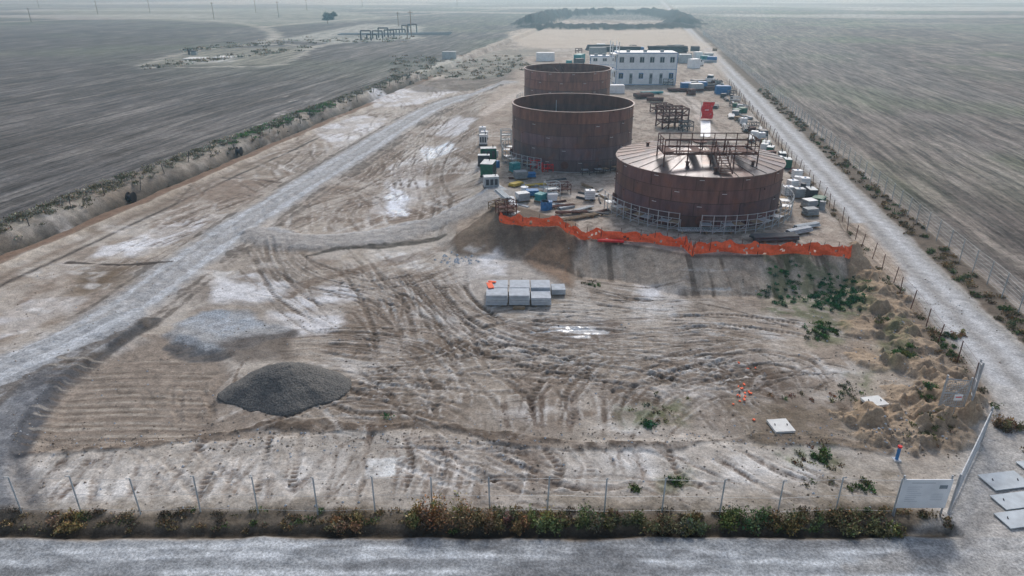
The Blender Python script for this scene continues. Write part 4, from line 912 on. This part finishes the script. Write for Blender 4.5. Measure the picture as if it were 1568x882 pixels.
gate('pedestrian_gate',(26.6,35.9,gz(26.6,35.9)),(28.3,36.1,gz(28.3,36.1)),2.0,nv=12)
b=B('gate_notice'); b.box((27.6,35.85,1.7),(.5,.04,.4),white); b.box((27.6,35.82,1.75),(.36,.02,.06),red); b.beam((27.6,35.88,0),(27.6,35.88,1.9),.03,galv); b.done()
b=B('site_information_sign'); xa,xb=19.6,22.1; yy=27.35
for x in(xa+.05,xb-.05): b.beam((x,yy+.06,-.1),(x,yy+.06,2.6),.05,galv)
b.box(((xa+xb)/2,yy,1.5),(xb-xa,.05,1.8),white) 
for z in(.7,2.2): b.beam((xa,yy+.05,z),(xb,yy+.05,z),.03,galv)
ink=mat('sign_ink',(.45,.47,.5),.7)
for i in range(8): 
    w_=rr.uniform(.5,.8); b.box((xa+.3+w_/2,yy-.03,1.95-i*.13),(w_,.008,.016),ink)
b.box((xb-.4,yy-.03,1.95),(.4,.008,.22),mat('sign_photo',(.25,.3,.33),.6)); b.box(((xa+xb)/2-.2,yy-.03,2.2),(1.2,.008,.03),ink)
for i in range(4): b.box((xb-.6,yy-.03,1.5-i*.12),(.6,.008,.015),ink)
b.done()
x,y,z=G(1372,706); b=B('blue_standpipe'); b.beam((x,y,z),(x,y,z+.9),.09,blue,10); b.beam((x,y,z+.9),(x,y,z+1.0),.12,red,10); b.box((x,y,z+.03),(.4,.4,.1),conc); b.done()
for u,v in((270,248),(88,324)):
    x,y=UW(-66,{270:105,88:78}[u]); z=gz(x,y); b=B('cable_drum')
    for s in(-.35,.35): b.beam((x+s,y,z+.7),(x+s+.06,y,z+.7),.75,black,20)
    b.beam((x-.35,y,z+.7),(x+.35,y,z+.7),.4,darkst,14); b.done()
for u,v,h in((328,30,13),(427,27,13),(230,20,12),(150,22,12),(470,16,11),(392,20,12),(48,34,10),(630,56,13),(624,60,7),(610,40,9),(555,10,10),(700,9,10),(60,12,12)):
    x,y=P(u,v); b=B('utility_pole'); b.beam((x,y,-.3),(x,y,h),.28,wood,7,r2=.2); b.box((x,y,h-1.),(2.6,.2,.2),wood)
    for k_ in(-1.1,0,1.1): b.beam((x+k_,y,h-.9),(x+k_,y,h-.5),.1,galv,6)
    b.done()
b=B('pipeline_station')
for i in range(9):
    x,y=P(553+i*9,62-i*1.5); hh=rr.uniform(2.2,4.8); r=.35
    b.beam((x,y,0),(x,y,hh),r,darkst,8); b.beam((x,y,hh),(x+5,y,hh),r,darkst,8); b.beam((x+5,y,0),(x+5,y,hh),r,darkst,8)
x,y=P(560,56)
for k_ in range(3): b.beam((x-15,y+k_*4,1),(x+45,y+k_*8,1),.3,grey,8)
b.done()
b=B('wellhead'); x,y=P(290,84)
b.beam((x,y,0),(x,y,2),.4,darkst,10); b.box((x+2,y,.6),(2,1.5,1.2),grey); b.beam((x,y,1.4),(x+3,y,1.4),.2,darkst); b.done()
# ================================================================= ATMOSPHERE, LIGHT, CAMERA
b=B('atmosphere_haze'); hm=bpy.data.materials.new('haze'); hm.use_nodes=True; nt=hm.node_tree; nt.nodes.clear()
o=nt.nodes.new('ShaderNodeOutputMaterial'); vs=nt.nodes.new('ShaderNodeVolumeScatter'); vs.inputs['Color'].default_value=(.45,.78,1,1); vs.inputs['Density'].default_value=.0006; vs.inputs['Anisotropy'].default_value=.6
nt.links.new(vs.outputs[0],o.inputs['Volume']); b.box((0,2800,25),(9000,8000,70),hm); b.done()
w=bpy.data.worlds.new("World"); scene.world=w; w.use_nodes=True; nt=w.node_tree
sky=nt.nodes.new('ShaderNodeTexSky'); sky.sky_type='NISHITA'; sky.sun_disc=False
EL,AZ=math.radians(38),math.radians(12)
sky.sun_elevation=EL; sky.sun_rotation=AZ; sky.dust_density=2.0; sky.air_density=1.
hs=nt.nodes.new('ShaderNodeHueSaturation'); hs.inputs['Saturation'].default_value=.75
nt.links.new(sky.outputs[0],hs.inputs['Color']); nt.links.new(hs.outputs[0],nt.nodes['Background'].inputs[0]); nt.nodes['Background'].inputs[1].default_value=.15
l=bpy.data.lights.new('sun','SUN'); l.energy=2.0; l.angle=math.radians(10); l.color=(1,.97,.93)
so_=bpy.data.objects.new('sun',l); scene.collection.objects.link(so_)
d=Vector((math.sin(AZ)*math.cos(EL),math.cos(AZ)*math.cos(EL),math.sin(EL))); so_.rotation_euler=d.to_track_quat('Z','Y').to_euler(); so_.location=(0,0,200)
cam=bpy.data.cameras.new('camera'); co=bpy.data.objects.new('camera',cam); scene.collection.objects.link(co)
co.location=(0,0,CAMH); co.rotation_euler=(math.pi/2-PITCH,0,0); cam.lens=24; cam.sensor_width=36; cam.clip_end=20000; cam.clip_start=.1
scene.camera=co
scene.view_settings.view_transform='Standard'; scene.view_settings.look='None'; scene.view_settings.exposure=0
print('verts',ny*nx)
